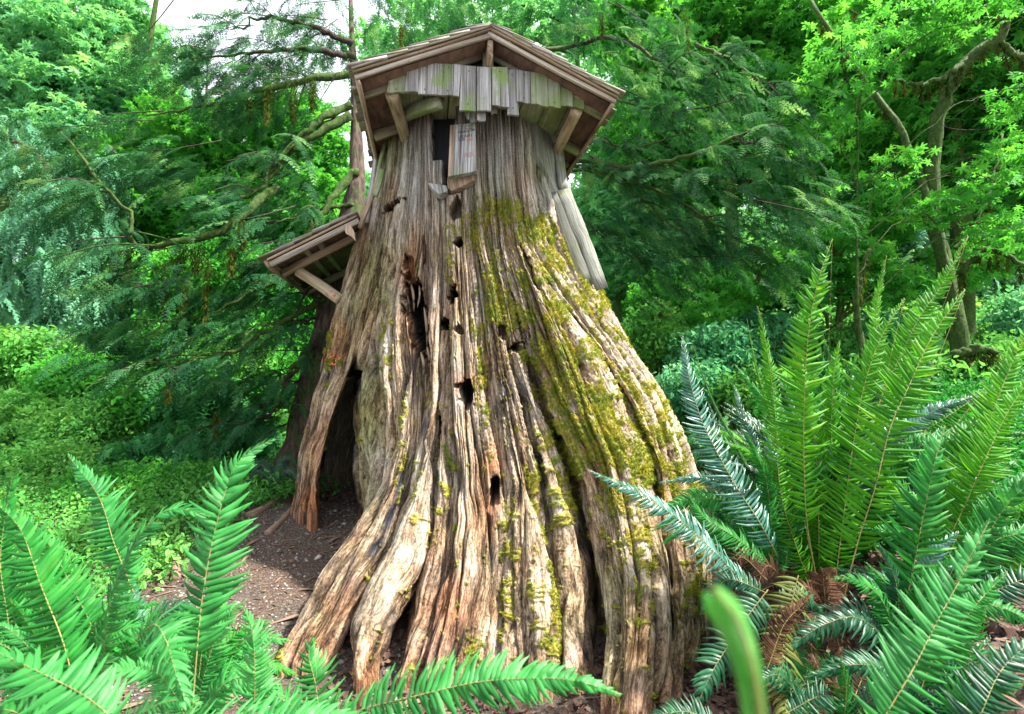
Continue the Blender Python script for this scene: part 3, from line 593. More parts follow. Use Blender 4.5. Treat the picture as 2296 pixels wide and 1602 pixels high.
# carved notice board leaning against the window
sb = [V(*zd(725, 676), 4.07), V(*zd(945, 656), 4.05), V(*zd(955, 1083), 3.94), V(*zd(706, 1133), 3.93)]
nb = np.cross(np.array(sb[1]-sb[0]), np.array(sb[3]-sb[0])); nb = nb if nb[1] < 0 else -nb; nb /= np.linalg.norm(nb)
def bl(u, v_, lift=.0015): a = sb[0].lerp(sb[1], u); b = sb[3].lerp(sb[2], u); return np.array(a.lerp(b, v_))+nb*lift
board = slab_poly('notice_board', M['grey'], house, [np.array(p) for p in sb], .035, nb, np.array(sb[3]-sb[0]))
strip = slab_poly('board_edge', M['tan'], board, [bl(0, 0, .001), bl(.2, .0, .001), bl(.14, .995, .001), bl(0, 1, .001)], .004, nb, np.array(sb[3]-sb[0]))
STROKES = {'J': [[(0, 0), (1, 0)], [(.6, 0), (.6, .8), (.35, 1), (0, .85)]], 'C': [[(1, .1), (.4, 0), (0, .5), (.4, 1), (1, .9)]], 'M': [[(0, 1), (.1, 0), (.5, .7), (.9, 0), (1, 1)]], 'A': [[(0, 1), (.5, 0), (1, 1)], [(.2, .6), (.8, .6)]],
 'R': [[(0, 1), (0, 0), (.8, .1), (.7, .5), (0, .55), (1, 1)]], 'K': [[(0, 0), (0, 1)], [(.9, 0), (0, .5), (1, 1)]], 'U': [[(0, 0), (.1, 1), (.8, 1), (.9, 0)]], 'N': [[(0, 1), (.05, 0), (.9, 1), (1, 0)]], 'I': [[(.4, 0), (.5, 1)]], 'E': [[(.9, 0), (.1, 0), (.1, 1), (1, 1)], [(.1, .5), (.8, .5)]], 'D': [[(0, 0), (0, 1), (.9, .6), (.6, .05), (0, 0)]], '2': [[(0, .2), (.5, 0), (.9, .3), (0, 1), (1, 1)]], 'G': [[(1, .1), (.2, .1), (0, .7), (.5, 1), (1, .8), (.9, .5), (.6, .5)]]}
def carve(txt, u0, v0, cw, ch, mat, wd=.0028):
    mb = MB(); u = u0
    for chh in txt:
        for st in STROKES.get(chh, []):
            P = [bl(u+x*cw*.72, v0+y*ch, .0022) for x, y in st]
            for a, b in zip(P[:-1], P[1:]):
                v_, f_, uv_ = beam_geo(a, b, wd, .0015, nb, seg=1); mb.add(v_, f_, uv_)
        u += cw
    mb.build('lettering', mat, board)
carve('JCJ', .38, .04, .20, .075, M['ink']); carve('MARK', .34, .135, .12, .055, M['ink']); carve('DN', .84, .12, .08, .05, M['ink']); carve('URANI', .34, .225, .12, .06, M['ink']); carve('GE', .34, .30, .16, .04, M['ink'])
carve('ANK', .66, .31, .1, .05, M['orangepaint'], .0022); carve('N2E', .62, .60, .12, .08, M['redpaint'], .0018)
# ledge block under the board, split slab pieces on the stump
def chunk(name, mat, pxs, out, thk, grain=ez, nr=None):
    cs = [onstump(x, y, out) for x, y in pxs]; n_ = np.mean([c[1] for c in cs], 0); ym = np.mean([c[0][1] for c in cs])
    P = [c[0] for c in cs]
    return slab_poly(name, mat, house, P, thk, n_ if nr is None else nr, grain)
for (a, b, r_) in (((921,632),(928,700),.011),((940,640),(936,690),.008),((951,690),(957,780),.010),((912,650),(918,745),.007),((930,735),(926,775),.007),((944,790),(950,845),.014),((957,775),(962,830),.010)):
    pa, _ = onstump(a[0]-22 if a[0] < 930 else a[0]+24, a[1]); ya = pa[1]; P = spline([V(a[0], a[1], ya+.10), V((a[0]+b[0])/2+3, (a[1]+b[1])/2, ya+.03), V(b[0], b[1], ya+.05)], 8)
    v_, f_, uv_ = tube_geo(P, np.array([.4, .8, 1, 1, .9, .8, .6, .2])*r_, 7, 0, .5, int(a[0])); MB().add(v_, f_, uv_).build('splinter', M['tan'], house, smooth=True)
slab_poly('wood_ledge', M['tan'], house, [V(x, y, 4.03) for x, y in ((1003,398),(1062,388),(1066,402),(1040,416),(1012,428),(1003,420))], .12, (0, -1, .2), ez)
slab_poly('wood_ledge', M['grey'], house, [V(x, y, 4.02) for x, y in ((960,410),(1000,416),(1004,428),(985,436),(972,426))], .08, (0, -1, .2), ez)
chunk('bark_slab', M['mid'], [(1192,262),(1232,268),(1248,330),(1254,400),(1250,432),(1236,436),(1222,400),(1204,350)], .035, .05)
# long planks leaning down the right flank
def sideplank(a, b, Ya, Yb, wd, mat='grey', nr=(-.0, -1, .35), thk=.03, wd1=None):
    beam('side_plank', M[mat], house, V(*a, Ya), V(*b, Yb), wd, thk, nr, seg=8, jit=.06, wob=.004, wid1=wd1)
sideplank((1264,425), (1350,648), 4.36, 4.20, .125, 'mid', (.1, -1, .15), thk=.02, wd1=.11); sideplank((1246,430), (1322,640), 4.50, 4.42, .17, 'mid', (.2, -1, .1), thk=.02); sideplank((1250,300), (1262,425), 4.75, 4.55, .10, 'mid', (.5, -1, .2))
sideplank((866,300), (842,420), 4.72, 4.7, .035, 'greygreen', (-.6, -1, 0)); sideplank((850,395), (808,512), 4.6, 4.6, .045, 'tan', (-.6, -1, 0)); sideplank((858,380), (842,440), 4.55, 4.55, .05, 'greygreen', (-.3, -1, 0)); sideplank((846,330), (822,500), 4.9, 4.8, .05, 'grey', (-.9, -1, 0))
sideplank((848,280), (855,400), 4.95, 4.95, .14, 'greygreen', (-.9, -1, 0))
# red paint splash on the left flank, a small moss hole rim etc.
for (x, y, r_, m_) in ((737,798,13,'orangepaint'),(756,806,8,'orangepaint'),(745,815,7,'orangepaint'),(728,808,6,'redpaint')):
    P, n_ = onstump(x, y); 
    mb = MB()
    for _ in range(14):
        p, nn = onstump(x+random.uniform(-r_, r_), y+random.uniform(-r_*.5, r_*.5), .003); t = np.cross(nn, [0, 0, 1]); t /= np.linalg.norm(t); b_ = np.cross(nn, t); s_ = random.uniform(.004, .012)
        mb.add([p-t*s_, p+b_*s_*.6, p+t*s_, p-b_*s_*.6], [(0, 1, 2, 3)])
    mb.build('paint_mark', M[m_], house)

# lean-to roof on the left flank
fl = np.array(V(602, 585, 4.5)); fr_ = np.array(V(800, 487, 4.62)); sdir = fr_-fl; SL = np.linalg.norm(sdir); sdir /= SL
bdir = e2-sdir*(e2@sdir); bdir /= np.linalg.norm(bdir); upn = np.cross(sdir, bdir); upn = upn if upn[2] > 0 else -upn; BL = 1.62
lt = beam('lean_to_roof', M['red'], house, fl+sdir*SL*.5+upn*.01, fl+sdir*SL*.5+upn*.01+bdir*BL, SL*.98, .016, upn, seg=2); lt['label'] = 'small shingled lean-to roof on the left flank of the stump'
beam('rake_board', M['fascia'], lt, fl-bdir*.02-upn*.045, fr_-bdir*.02-upn*.045, .05, .03, bdir, seg=6, jit=.04)
beam('rake_board', M['tan'], lt, fl-bdir*.035+upn*.0, fr_-bdir*.035, .02, .02, bdir, seg=6, jit=.1)
beam('eave_board', M['tan'], lt, fl-sdir*.02-upn*.03-bdir*.03, fl-sdir*.02-upn*.03+bdir*BL, .075, .028, sdir)
beam('rake_board', M['dark'], lt, fl+bdir*BL-upn*.04, fr_+bdir*BL-upn*.04, .09, .03, bdir)
for s_, b_ in ((0, .32), (0, 1.3)): beam('rafter', M['tan' if b_ < 1 else 'dark'], lt, fl+bdir*b_-upn*.055+sdir*.0, fr_+bdir*b_-upn*.055, .07, .05, bdir, seg=3)
for u_ in (.36, .52): beam('purlin', M['dark'], lt, fl+sdir*SL*u_-upn*.02, fl+sdir*SL*u_-upn*.02+bdir*BL, .05, .022, upn, seg=1)
for k in range(5):
    x = -.06
    while x < BL:
        wd = random.uniform(.09, .17); u = -.06+k*SL/5; ln = SL/5*1.9; ln = min(ln, SL+.03-u)
        p0 = fl+sdir*(u+random.uniform(-.02, .01))+bdir*(x+wd/2)+upn*(.045+random.uniform(0, .008)); p1 = fl+sdir*(u+ln)+bdir*(x+wd/2)+upn*.026
        beam('shingle', M['shake'], lt, p0, p1, wd-.008, random.uniform(.01, .018), upn, seg=1); x += wd
s0, _ = onstump(757, 668); b1_ = log('log_brace', M['pale'], house, fl+sdir*.14+bdir*.36-upn*.09, s0+np.array([.02, .0, -.02]), .05, .056)
s1, _ = onstump(752, 692); log('log_brace', M['dark'], house, fl+sdir*.22+bdir*1.2-upn*.09, s1+np.array([.1, .3, -.05]), .045, .05)
mb = MB(); A0 = np.array(wloc(house))*0+fl+sdir*.14+bdir*.36-upn*.09; B0 = s0+np.array([.02, .0, -.02]); ax = (B0-A0)/np.linalg.norm(B0-A0)
side_ = np.cross(ax, [0, 1, 0]); side_ /= np.linalg.norm(side_)
for k in range(16):
    c_ = A0+(B0-A0)*random.uniform(.74, .93); an = random.uniform(-.7, .7); rad_ = np.cross(side_, ax)*math.cos(an)+side_*math.sin(an); rad_ = rad_ if rad_[1] < 0 else -rad_
    p = c_+rad_*.0575; s_ = random.uniform(.006, .014); t2 = np.cross(rad_, ax); mb.add([p-ax*s_, p+t2*s_*.4, p+ax*s_, p-t2*s_*.4], [(0, 1, 2, 3)])
mb.build('paint_mark', M['redpaint'], house)
slab_poly('torn_scrap', M['tan'], lt, [V(x, y, 4.52) for x, y in ((769,506),(785,503),(794,520),(797,540),(788,530),(776,524))], .02, (0, -1, 0), ez)
print('house done')

# ================================================================ FOLIAGE TOOLS
def proto(name, v, f, mat):
    v = np.asarray(v, float); me = bpy.data.meshes.new(name); me.from_pydata([tuple(x) for x in v], [], [tuple(x) for x in f]); me.materials.append(mat); me.update()
    return bpy.data.objects.new(name, me)
def spray_geo(L=1., nb=20, seed=0, droop=.35, wide=.42, nl_=7, lw=.02):
    r = random.Random(seed); V_ = []; F_ = []
    def leaf(p, d, l, w_):
        s = np.cross(d, [0, 0, 1.]); s /= np.linalg.norm(s)+1e-9; k = len(V_)
        V_.extend([p, p+d*l*.5+s*w_, p+d*l+np.array([0, 0, -l*.15]), p+d*l*.5-s*w_]); F_.append((k, k+1, k+2, k+3))
    for i in range(nb):
        t = (i+.5)/nb; x = L*t; z = -droop*L*t*t; bl_ = wide*L*(1-t)**.7*(.45+.55*min(1, t*5))*r.uniform(.7, 1.15)+.03
        for sd_ in (-1, 1):
            an = R(r.uniform(38, 58)); d = np.array([math.cos(an), sd_*math.sin(an), -.25*droop]); d /= np.linalg.norm(d); p = np.array([x+r.uniform(0, L/nb), 0, z])
            m_ = max(2, int(nl_*bl_/(wide*L)+1.5))
            for k in range(m_):
                q_ = p+d*bl_*(k/m_)+np.array([0, 0, -.3*bl_*(k/m_)**2]); leaf(q_, d, bl_/m_*1.5, lw*.55)
                for s2 in (-1, 1):
                    a2 = an*sd_+s2*R(42); d2 = np.array([math.cos(a2), math.sin(a2), -.2+r.uniform(-.15, .1)]); d2 /= np.linalg.norm(d2); leaf(q_, d2, bl_/m_*r.uniform(.9, 1.6)*(1-.5*k/m_), lw)
    k = len(V_); n_ = 6
    for i in range(n_+1): t = i/n_; V_.extend([np.array([L*t, .004, -droop*L*t*t]), np.array([L*t, -.004, -droop*L*t*t])])
    for i in range(n_): F_.append((k+2*i, k+2*i+1, k+2*i+3, k+2*i+2))
    return V_, F_
def palm(nlobe=5, seed=0):
    r = random.Random(seed); pts_ = [(0, 0)]
    angs = np.linspace(-130, 130, nlobe); 
    for i, a in enumerate(angs):
        l = 1.0-.38*abs(a)/130
        for da, ll in ((-13, .55), (-9, .8), (0, 1.), (9, .78), (13, .55)):
            pts_.append((l*ll*math.cos(R(a+da)), l*ll*math.sin(R(a+da))))
        if i < nlobe-1: am = (a+angs[i+1])/2; pts_.append((.38*math.cos(R(am)), .38*math.sin(R(am))))
    return pts_
def leafcluster(kind='maple', n=9, spread=1., size=.3, seed=0, tilt=.35):
    r = random.Random(seed); V_ = []; F_ = []
    for i in range(n):
        c = np.array([r.uniform(-.5, .5)*spread, r.uniform(-.5, .5)*spread, r.uniform(-.22, .22)*spread]); s = size*r.uniform(.6, 1.15)
        E = Euler((r.gauss(0, tilt), r.gauss(0, tilt)+.25, r.uniform(0, 6.28))).to_matrix(); k = len(V_)
        if kind == 'maple':
            P = palm(5 if r.random() < .5 else 7, seed)
            for (x, y) in P: V_.append(c+np.array(E@Vector((x*s, y*s, -.25*s*(x*x+y*y)))))
            for j in range(1, len(P)-1): F_.append((k, k+j, k+j+1))
        else:
            P = [(0, 0, 0), (.3, .26, .05), (.7, .2, .03), (1, 0, -.12), (.7, -.2, .03), (.3, -.26, .05)]
            for (x, y, z) in P: V_.append(c+np.array(E@Vector((x*s, y*s, z*s))))
            F_.append((k, k+1, k+2, k+3)); F_.append((k, k+3, k+4, k+5))
    return V_, F_
PROTO = {}
def getproto(key, matkey):
    if (key, matkey) not in PROTO:
        g_ = {'spray': lambda: spray_geo(1., 10, 1, .40, .36, 4, .016), 'spray2': lambda: spray_geo(1., 10, 5, .9, .34, 4, .03), 'droop': lambda: spray_geo(1., 12, 9, .8, .26, 4, .028),
              'maple': lambda: leafcluster('maple', 9, 1., .26, 3), 'mapleone': lambda: leafcluster('maple', 3, .5, .34, 4), 'leafy': lambda: leafcluster('ovate', 26, 1., .22, 5, .6), 'tiny': lambda: leafcluster('ovate', 34, 1., .15, 6, .6), 'mossb': None}[key]()
        PROTO[(key, matkey)] = proto('leaf_'+key, g_[0], g_[1], M[matkey])
    return PROTO[(key, matkey)]
GNG = {}
def gn_group(po):
    if po.name in GNG: return GNG[po.name]
    ng = bpy.data.node_groups.new('scatter_'+po.name, 'GeometryNodeTree')
    ng.interface.new_socket('Geometry', in_out='INPUT', socket_type='NodeSocketGeometry'); ng.interface.new_socket('Geometry', in_out='OUTPUT', socket_type='NodeSocketGeometry')
    gi = ng.nodes.new('NodeGroupInput'); go = ng.nodes.new('NodeGroupOutput'); ip = ng.nodes.new('GeometryNodeInstanceOnPoints'); oi = ng.nodes.new('GeometryNodeObjectInfo')
    oi.inputs['Object'].default_value = po; oi.inputs['As Instance'].default_value = True
    ra = ng.nodes.new('GeometryNodeInputNamedAttribute'); ra.data_type = 'FLOAT_VECTOR'; ra.inputs[0].default_value = 'rot'
    sa = ng.nodes.new('GeometryNodeInputNamedAttribute'); sa.data_type = 'FLOAT'; sa.inputs[0].default_value = 'scl'
    er = ng.nodes.new('FunctionNodeEulerToRotation'); L = ng.links.new
    L(gi.outputs[0], ip.inputs['Points']); L(oi.outputs['Geometry'], ip.inputs['Instance']); L(ra.outputs[0], er.inputs[0]); L(er.outputs[0], ip.inputs['Rotation']); L(sa.outputs[0], ip.inputs['Scale']); L(ip.outputs[0], go.inputs[0])
    GNG[po.name] = ng; return ng
def scatter(name, po, P, rot, scl, parent=None, label=None):
    P = np.asarray(P, np.float32)
    if parent is not None: P = P-np.array(wloc(parent), np.float32)
    me = bpy.data.meshes.new(name); me.vertices.add(len(P)); me.vertices.foreach_set('co', P.ravel())
    a = me.attributes.new('rot', 'FLOAT_VECTOR', 'POINT'); a.data.foreach_set('vector', np.asarray(rot, np.float32).ravel())
    a = me.attributes.new('scl', 'FLOAT', 'POINT'); a.data.foreach_set('value', np.asarray(scl, np.float32))
    me.update(); o = link(bpy.data.objects.new(name, me), parent); md = o.modifiers.new('scatter', 'NODES'); md.node_group = gn_group(po)
    o['kind'] = 'stuff'
    if label: o['label'] = label
    return o
def mass(px, py, Y, rx, ry, n, dY=1.0, shell=.5):
    """n points in an ellipsoid centred on the point seen at (px,py), real radii from its size at that depth"""
    c = pt(px, py, Y); a = rx/F*Y; b = ry/F*Y
    d = rng.normal(0, 1, (n, 3)); d /= np.linalg.norm(d, axis=1)[:, None]; r_ = rng.uniform(shell**3, 1, n)**(1/3)
    p = c+d*r_[:, None]*np.array([a, dY, b]); return p, d
def eul(n, yaw=None, pitch=(0., .3), roll=.4, yawspread=6.3):
    y = (rng.uniform(0, 6.283, n) if yaw is None else yaw+rng.normal(0, yawspread, n)); return np.stack([rng.normal(0, roll, n), rng.normal(pitch[0], pitch[1], n), y], 1)
def tubes(name, mat, parent, paths, seg=6, bumpy=.15):
    mb = MB()
    for P, r_ in paths: v_, f_, uv_ = tube_geo(P, r_, seg, 0, bumpy, len(mb.v)); mb.add(v_, f_, uv_)
    return mb.build(name, mat, parent, smooth=True)

# ================================================================ CEDARS BEHIND THE STUMP (traced limbs)
def cedar(label, base_px, trunk, limbs, masses, dens=1., mk='cedar', key='spray', rt=.2, scl=(.3, .6), sub=True):
    bx = pt(*base_px); bz = tz(bx[0], bx[1]); t = empty('cedar_tree', (bx[0], bx[1], bz), label, 'tree', 'cedar trees behind the stump')
    TP = spline([pt(*p) for p in trunk], 40); TP = np.vstack([TP[:1]-np.array([0, 0, .5]), TP])
    rad = np.interp(np.linspace(0, 1, 41), [0, .03, .1, .45, .7, 1], [rt*1.9, rt*1.5, rt, rt*.75, rt*.28, rt*.08]); tubes('trunk', M['bark'], t, [(TP, rad)], 16, .25)
    P_all = []; E_all = []; S_all = []; twigs = []
    for nodes, r0, mossy in limbs:
        LPth = spline([pt(*p) for p in nodes], 26)+rng.normal(0, .012, (26, 3)); tubes('branch', M['mossbark' if mossy else 'twig'], t, [(LPth, np.linspace(r0*.85, r0*.14, 26))], 8, .5)
        seglen = np.linalg.norm(np.diff(LPth, axis=0), axis=1).sum(); k = int(seglen*3.6*dens)
        for _ in range(k):
            u = random.uniform(.2, 1.); i_ = int(u*25); p = LPth[min(i_, 25)]; T_ = LPth[min(i_+1, 25)]-LPth[max(i_-1, 0)]; yaw = math.atan2(T_[1], T_[0])+random.choice((-1, 1))*random.uniform(.3, 1.3)
            ln = random.uniform(.35, .9)*(1.2-.5*u); d = np.array([math.cos(yaw), math.sin(yaw), -.25]); tw = spline([p, p+d*ln*.5+np.array([0, 0, .03]), p+d*ln+np.array([0, 0, -.12*ln])], 6)
            twigs.append((tw, np.linspace(.009, .003, 6)))
            for q_ in range(5):
                v_ = random.uniform(.15, 1); P_all.append(tw[int(v_*5)]); E_all.append((random.gauss(0, .35), random.uniform(.1, .75), yaw+random.gauss(0, .7))); S_all.append(random.uniform(*scl)*(1.1-.3*v_))
    tx = np.array(TP[20])
    for m_ in masses:
        m_ = m_[:5]+(int(m_[5]*.5),)+m_[6:]; p, d = mass(*m_); n = len(p); yaw = np.arctan2(p[:, 1]-tx[1], p[:, 0]-tx[0])+rng.normal(0, .7, n)
        P_all.extend(p); E_all.extend(np.stack([rng.normal(0, .4, n), rng.uniform(.05, .8, n), yaw], 1)); S_all.extend(rng.uniform(*scl, n))
        for _ in range(max(1, n//30)):      # thin boughs that carry the mass
            a = p[rng.integers(n)]; dirv = np.array([a[0]-tx[0], (a[1]-tx[1]), 0]); dirv /= np.linalg.norm(dirv)+1e-6
            twigs.append((spline([a-dirv*random.uniform(.3, .6)+np.array([rng.normal(0, .1), rng.normal(0, .1), rng.uniform(-.05, .4)]), a, a+dirv*.25-np.array([rng.normal(0, .08), 0, rng.uniform(0, .22)])], 6), np.linspace(.008, .003, 6)))
    tubes('twigs', M['twig'], t, twigs, 4, 0)['kind'] = 'stuff'
    scatter('crown', getproto(key, mk), P_all, E_all, S_all, t); return t
def hang(t, px, py, Y, w_, h_, n=260):
    """lichen beard hanging from a bough: a ragged tapering bunch of strands"""
    c = pt(px, py, Y); W = w_/F*Y; Hh = h_/F*Y; mb_v = []; mb_f = []
    for k in range(n):
        u = rng.uniform(0, 1)**.8; wd = W*(1-u*.8)*.5; p = c+np.array([rng.normal(0, .45)*wd, rng.normal(0, .5)*wd, -u*Hh]); l = rng.uniform(.03, .08); d = np.array([rng.normal(0, .5), rng.normal(0, .5), -1.]); d *= l/np.linalg.norm(d)
        s = rng.normal(0, 1, 3)*np.array([1, 1, .2]); s *= .006/np.linalg.norm(s); i_ = len(mb_v); mb_v += [p-s, p+s, p+d+s*.4, p+d-s*.4]; mb_f.append((i_, i_+1, i_+2, i_+3))
    o = mesh_np('hanging_moss', mb_v, mb_f, M['hangmoss'], False, t); o['kind'] = 'stuff'; return o
cedL = cedar('dark cedar with reddish trunk behind the left flank of the stump, mossy limbs reaching left', (650, 1085, 5.9),
  [(655,1090,5.9),(700,900,6.0),(742,700,6.1),(786,500,6.2),(800,400,6.3),(796,200,6.5),(788,60,6.8),(784,-120,7.2)],
  [([(790,165,6.4),(680,180,6.2),(560,212,6.0),(470,235,5.9),(330,262,5.7)], .06, 1), ([(785,235,6.3),(720,270,6.1),(660,320,6.0),(605,380,5.8),(595,410,5.7)], .06, 1),
   ([(786,258,6.3),(700,305,6.1),(640,350,6.0),(600,405,5.9),(545,445,5.7),(440,455,5.5)], .07, 1), ([(790,460,6.1),(740,462,6.0),(690,480,5.9),(600,500,5.7)], .035, 0),
   ([(795,380,6.2),(750,440,6.0),(700,510,5.8),(650,570,5.6),(560,600,5.5)], .06, 1), ([(620,420,5.8),(560,470,5.5),(480,525,5.3),(400,545,5.2),(335,552,5.1),(292,535,5.0),(292,480,5.0),(240,430,4.9),(190,360,4.8),(140,300,4.8)], .055, 1),
   ([(335,552,5.1),(300,600,5.1),(265,640,5.0)], .03, 1), ([(735,740,6.0),(680,800,5.8),(610,885,5.6),(560,930,5.5)], .05, 0), ([(745,640,6.0),(700,640,5.8),(660,720,5.6),(640,800,5.5)], .025, 0),
   ([(760,560,6.0),(700,600,5.8),(600,640,5.5),(480,700,5.3),(380,720,5.2)], .045, 1), ([(745,660,6.0),(640,720,5.7),(520,790,5.4),(400,820,5.2),(330,800,5.1)], .045, 1),
   ([(730,770,6.0),(650,850,5.7),(600,930,5.5),(450,960,5.3)], .035, 0), ([(790,100,6.5),(700,60,6.3),(600,40,6.2),(520,70,6.1)], .05, 0), ([(795,130,6.5),(690,110,6.3),(560,120,6.1),(430,130,6.0)], .05, 0), ([(710,790,6.0),(640,900,5.8),(590,960,5.8)], .02, 0), ([(700,850,6.0),(660,920,5.8),(640,960,5.8)], .018, 0), ([(720,700,6.0),(650,760,5.7),(615,900,5.7)], .02, 0)],
  [(560,130,6.2,120,55,190,.8),(440,170,6.2,100,55,130,.8),(680,90,6.5,90,60,110,.8),(340,120,6.,60,40,50,.7),(600,230,6.2,120,50,120,.8),(300,330,5.5,110,70,150,.7),(200,420,5.2,90,70,120,.6),(420,400,5.6,120,60,130,.7),(560,520,5.6,110,60,130,.7),
   (400,660,5.4,120,90,190,.7),(300,780,5.3,100,70,130,.7),(500,800,5.6,110,90,170,.7),(650,420,6.2,90,80,90,.6),(260,600,5.2,80,70,90,.6),(700,40,6.8,90,50,80,.8),(860,30,7.,90,50,90,.8),(980,10,7.,100,40,70,.8),(600,700,5.8,60,80,80,.5),(120,330,5.,70,60,60,.5)], dens=1.0, scl=(.22, .42))
for (x, y, w_, h_) in ((372,580,42,150),(400,560,50,60),(412,650,26,90),(465,585,24,150),(255,600,30,80),(262,560,20,50),(545,500,40,60),(440,555,60,60),(600,195,30,90),(660,185,40,100),(560,215,36,60),(700,180,30,70),(520,560,24,60),(380,840,26,60),(290,560,20,60),(900,60,16,60),(485,930,14,50)): hang(cedL, x, y-6, 5.2 if y > 400 else 6., w_, h_)
cedR = cedar('dark cedar hidden behind the treehouse roof, long drooping boughs sweeping right', (1200, 1000, 6.9),
  [(1200,1000,6.9),(1198,700,6.9),(1197,400,7.0),(1195,200,7.2),(1195,120,7.3)],
  [([(1198,370,7.0),(1290,350,6.8),(1380,374,6.2),(1450,372,5.9),(1540,352,5.6),(1640,310,5.3),(1720,282,5.1)], .065, 1), ([(1198,380,7.0),(1300,360,6.8),(1400,400,6.2),(1500,440,5.9),(1600,500,5.6),(1700,565,5.4)], .04, 1), ([(1198,390,7.0),(1300,370,6.8),(1400,420,6.2),(1500,500,5.9),(1620,570,5.7)], .03, 1),
   ([(1198,320,7.0),(1290,300,6.8),(1400,330,6.3),(1500,310,6.),(1560,290,5.8)], .03, 0), ([(1198,120,7.0),(1290,100,7.),(1400,90,6.4),(1500,150,6.),(1600,165,5.8),(1650,110,5.7)], .04, 0), ([(1198,500,7.0),(1290,480,6.8),(1380,560,6.4),(1460,580,6.2)], .02, 0), ([(1198,400,7.0),(1300,380,6.8),(1450,400,6.0),(1620,410,5.6),(1780,480,5.3)], .035, 1),
   ([(1560,100,6.),(1660,150,5.8),(1760,240,5.5),(1850,330,5.3)], .03, 1), ([(1198,220,7.0),(1290,200,7.),(1400,230,6.3),(1520,250,5.9),(1700,210,5.6)], .035, 0), ([(1640,310,5.3),(1700,320,5.2),(1760,250,5.1)], .02, 0)],
  [(1450,120,6.5,110,60,150,.8),(1560,220,6.2,110,70,170,.8),(1680,300,5.8,110,80,150,.7),(1450,280,6.4,90,60,110,.7),(1500,440,6.2,120,70,130,.7),(1620,520,5.8,110,70,130,.6),(1760,400,5.5,100,80,130,.6),(1800,480,5.3,80,60,80,.6),(1380,500,6.4,60,80,90,.6),(1350,60,6.9,110,40,100,.8),(1200,20,7.,100,30,60,.8),(1700,600,5.8,80,40,70,.6),(1520,560,6.2,90,50,110,.6),(1460,640,6.4,60,50,60,.5)], dens=.75, mk='cedar', scl=(.22, .42))
for (x, y, w_, h_) in ((1540,20,20,100),(1350,30,16,50),(1700,570,40,60),(1480,700,0.1,1)): hang(cedR, x, y, 5.8, w_, h_, 120)

# ================================================================ MAPLES AND CONIFERS FARTHER BACK
def leaf_tree(name, label, x, y, h, masses, key, mk, scl, rt=.16, lean=(0, 0), group='broadleaf trees behind the stump', limbs=6, barkk='mossbark', pitch=(.25, .3)):
    z0 = tz(x, y); t = empty(name, (x, y, z0), label, 'tree', group); top = np.array([x+lean[0], y+lean[1], z0+h])
    b0 = np.array([x, y, z0-.3]); TP = spline([b0, b0*.6+top*.4+np.array([rng.normal(0, .25), rng.normal(0, .2), 0]), top], 24)
    tubes('trunk', M[barkk], t, [(TP, np.linspace(rt*1.2, rt*.08, 24))], 12, .25)
    Ps, Es, Ss, br = [], [], [], []
    for m_ in masses:
        p, d = mass(*m_); n = len(p); Ps.append(p); Es.append(eul(n, None, pitch, .4)); Ss.append(rng.uniform(scl[0], scl[1], n))
        c = pt(*m_[:3]); k = int(np.argmin(np.abs(TP[:, 2]-(c[2]-.8)))); k = min(max(k, 6), 22)
        L_ = spline([TP[k], TP[k]*.45+c*.55+np.array([0, 0, .25]), c+rng.normal(0, .2, 3)], 14)+rng.normal(0, .02, (14, 3)); L_[0] = TP[k]; tubes('branch', M[barkk], t, [(L_, np.linspace(rt*.42, rt*.1, 14))], 7, .3)
        for _ in range(5):
            a = L_[rng.integers(6, 14)]; b = p[rng.integers(n)]; br.append((spline([a, (a+b)/2+rng.normal(0, .08, 3), b], 6), np.linspace(rt*.12, .006, 6)))
    tubes('twigs', M['twig'], t, br, 4, 0)['kind'] = 'stuff'
    scatter('crown', getproto(key, mk), np.concatenate(Ps), np.concatenate(Es), np.concatenate(Ss), t); return t
MP = leaf_tree
MP('maple_tree', 'tall pale green maple at the upper left corner beside the open sky', -10.2, 12.5, 13, [(60,60,12.5,110,80,330,1.6),(200,120,12.5,110,90,330,1.6),(120,240,12,120,90,330,1.4),(270,60,13,70,70,170,1.2),(270,220,12.5,70,80,170,1.2),(20,180,12,80,90,170,1.4),(200,320,12,90,60,170,1.2),(350,200,12.5,40,50,70,1.)], 'maple', 'maple2', (.45, .8), .2, (1.5, 0))
MP('maple_tree', 'bright green maple glowing through the cedar boughs left of the roof', -5.2, 11., 7.5, [(430,330,11,110,80,330,1.2),(560,330,11,110,80,330,1.2),(680,320,11,100,100,330,1.2),(420,470,11,110,80,260,1.2),(560,480,11,120,80,330,1.2),(700,470,11,90,100,260,1.2),(330,400,11,80,90,200,1.2),(760,600,11,70,90,160,1.),(250,500,11,90,80,200,1.)], 'maple', 'maple', (.35, .65), .14)
MP('maple_tree', 'low maple thicket tree behind the left cedar trunk at shoulder height', -4.0, 10., 4.5, [(520,620,10,120,80,300,1.),(660,640,10,110,90,300,1.),(400,640,10,110,80,260,1.),(600,760,10,120,80,300,1.),(700,800,10,60,80,150,1.),(450,760,10,110,80,260,1.)], 'leafy', 'maple', (.35, .6), .1)
MP('maple_tree', 'broad bright green maple filling the space right of the roof', 4.2, 10.5, 9., [(1620,60,11,130,80,360,1.4),(1780,90,10.5,120,90,360,1.4),(1500,160,11,110,80,280,1.2),(1680,220,11,130,80,330,1.2),(1450,330,11,110,90,300,1.2),(1600,380,11,130,90,330,1.2),(1850,230,10,110,90,330,1.2),(1780,360,10,120,90,330,1.2),(1420,60,11.5,100,50,200,1.2)], 'maple', 'maple', (.4, .7), .2)
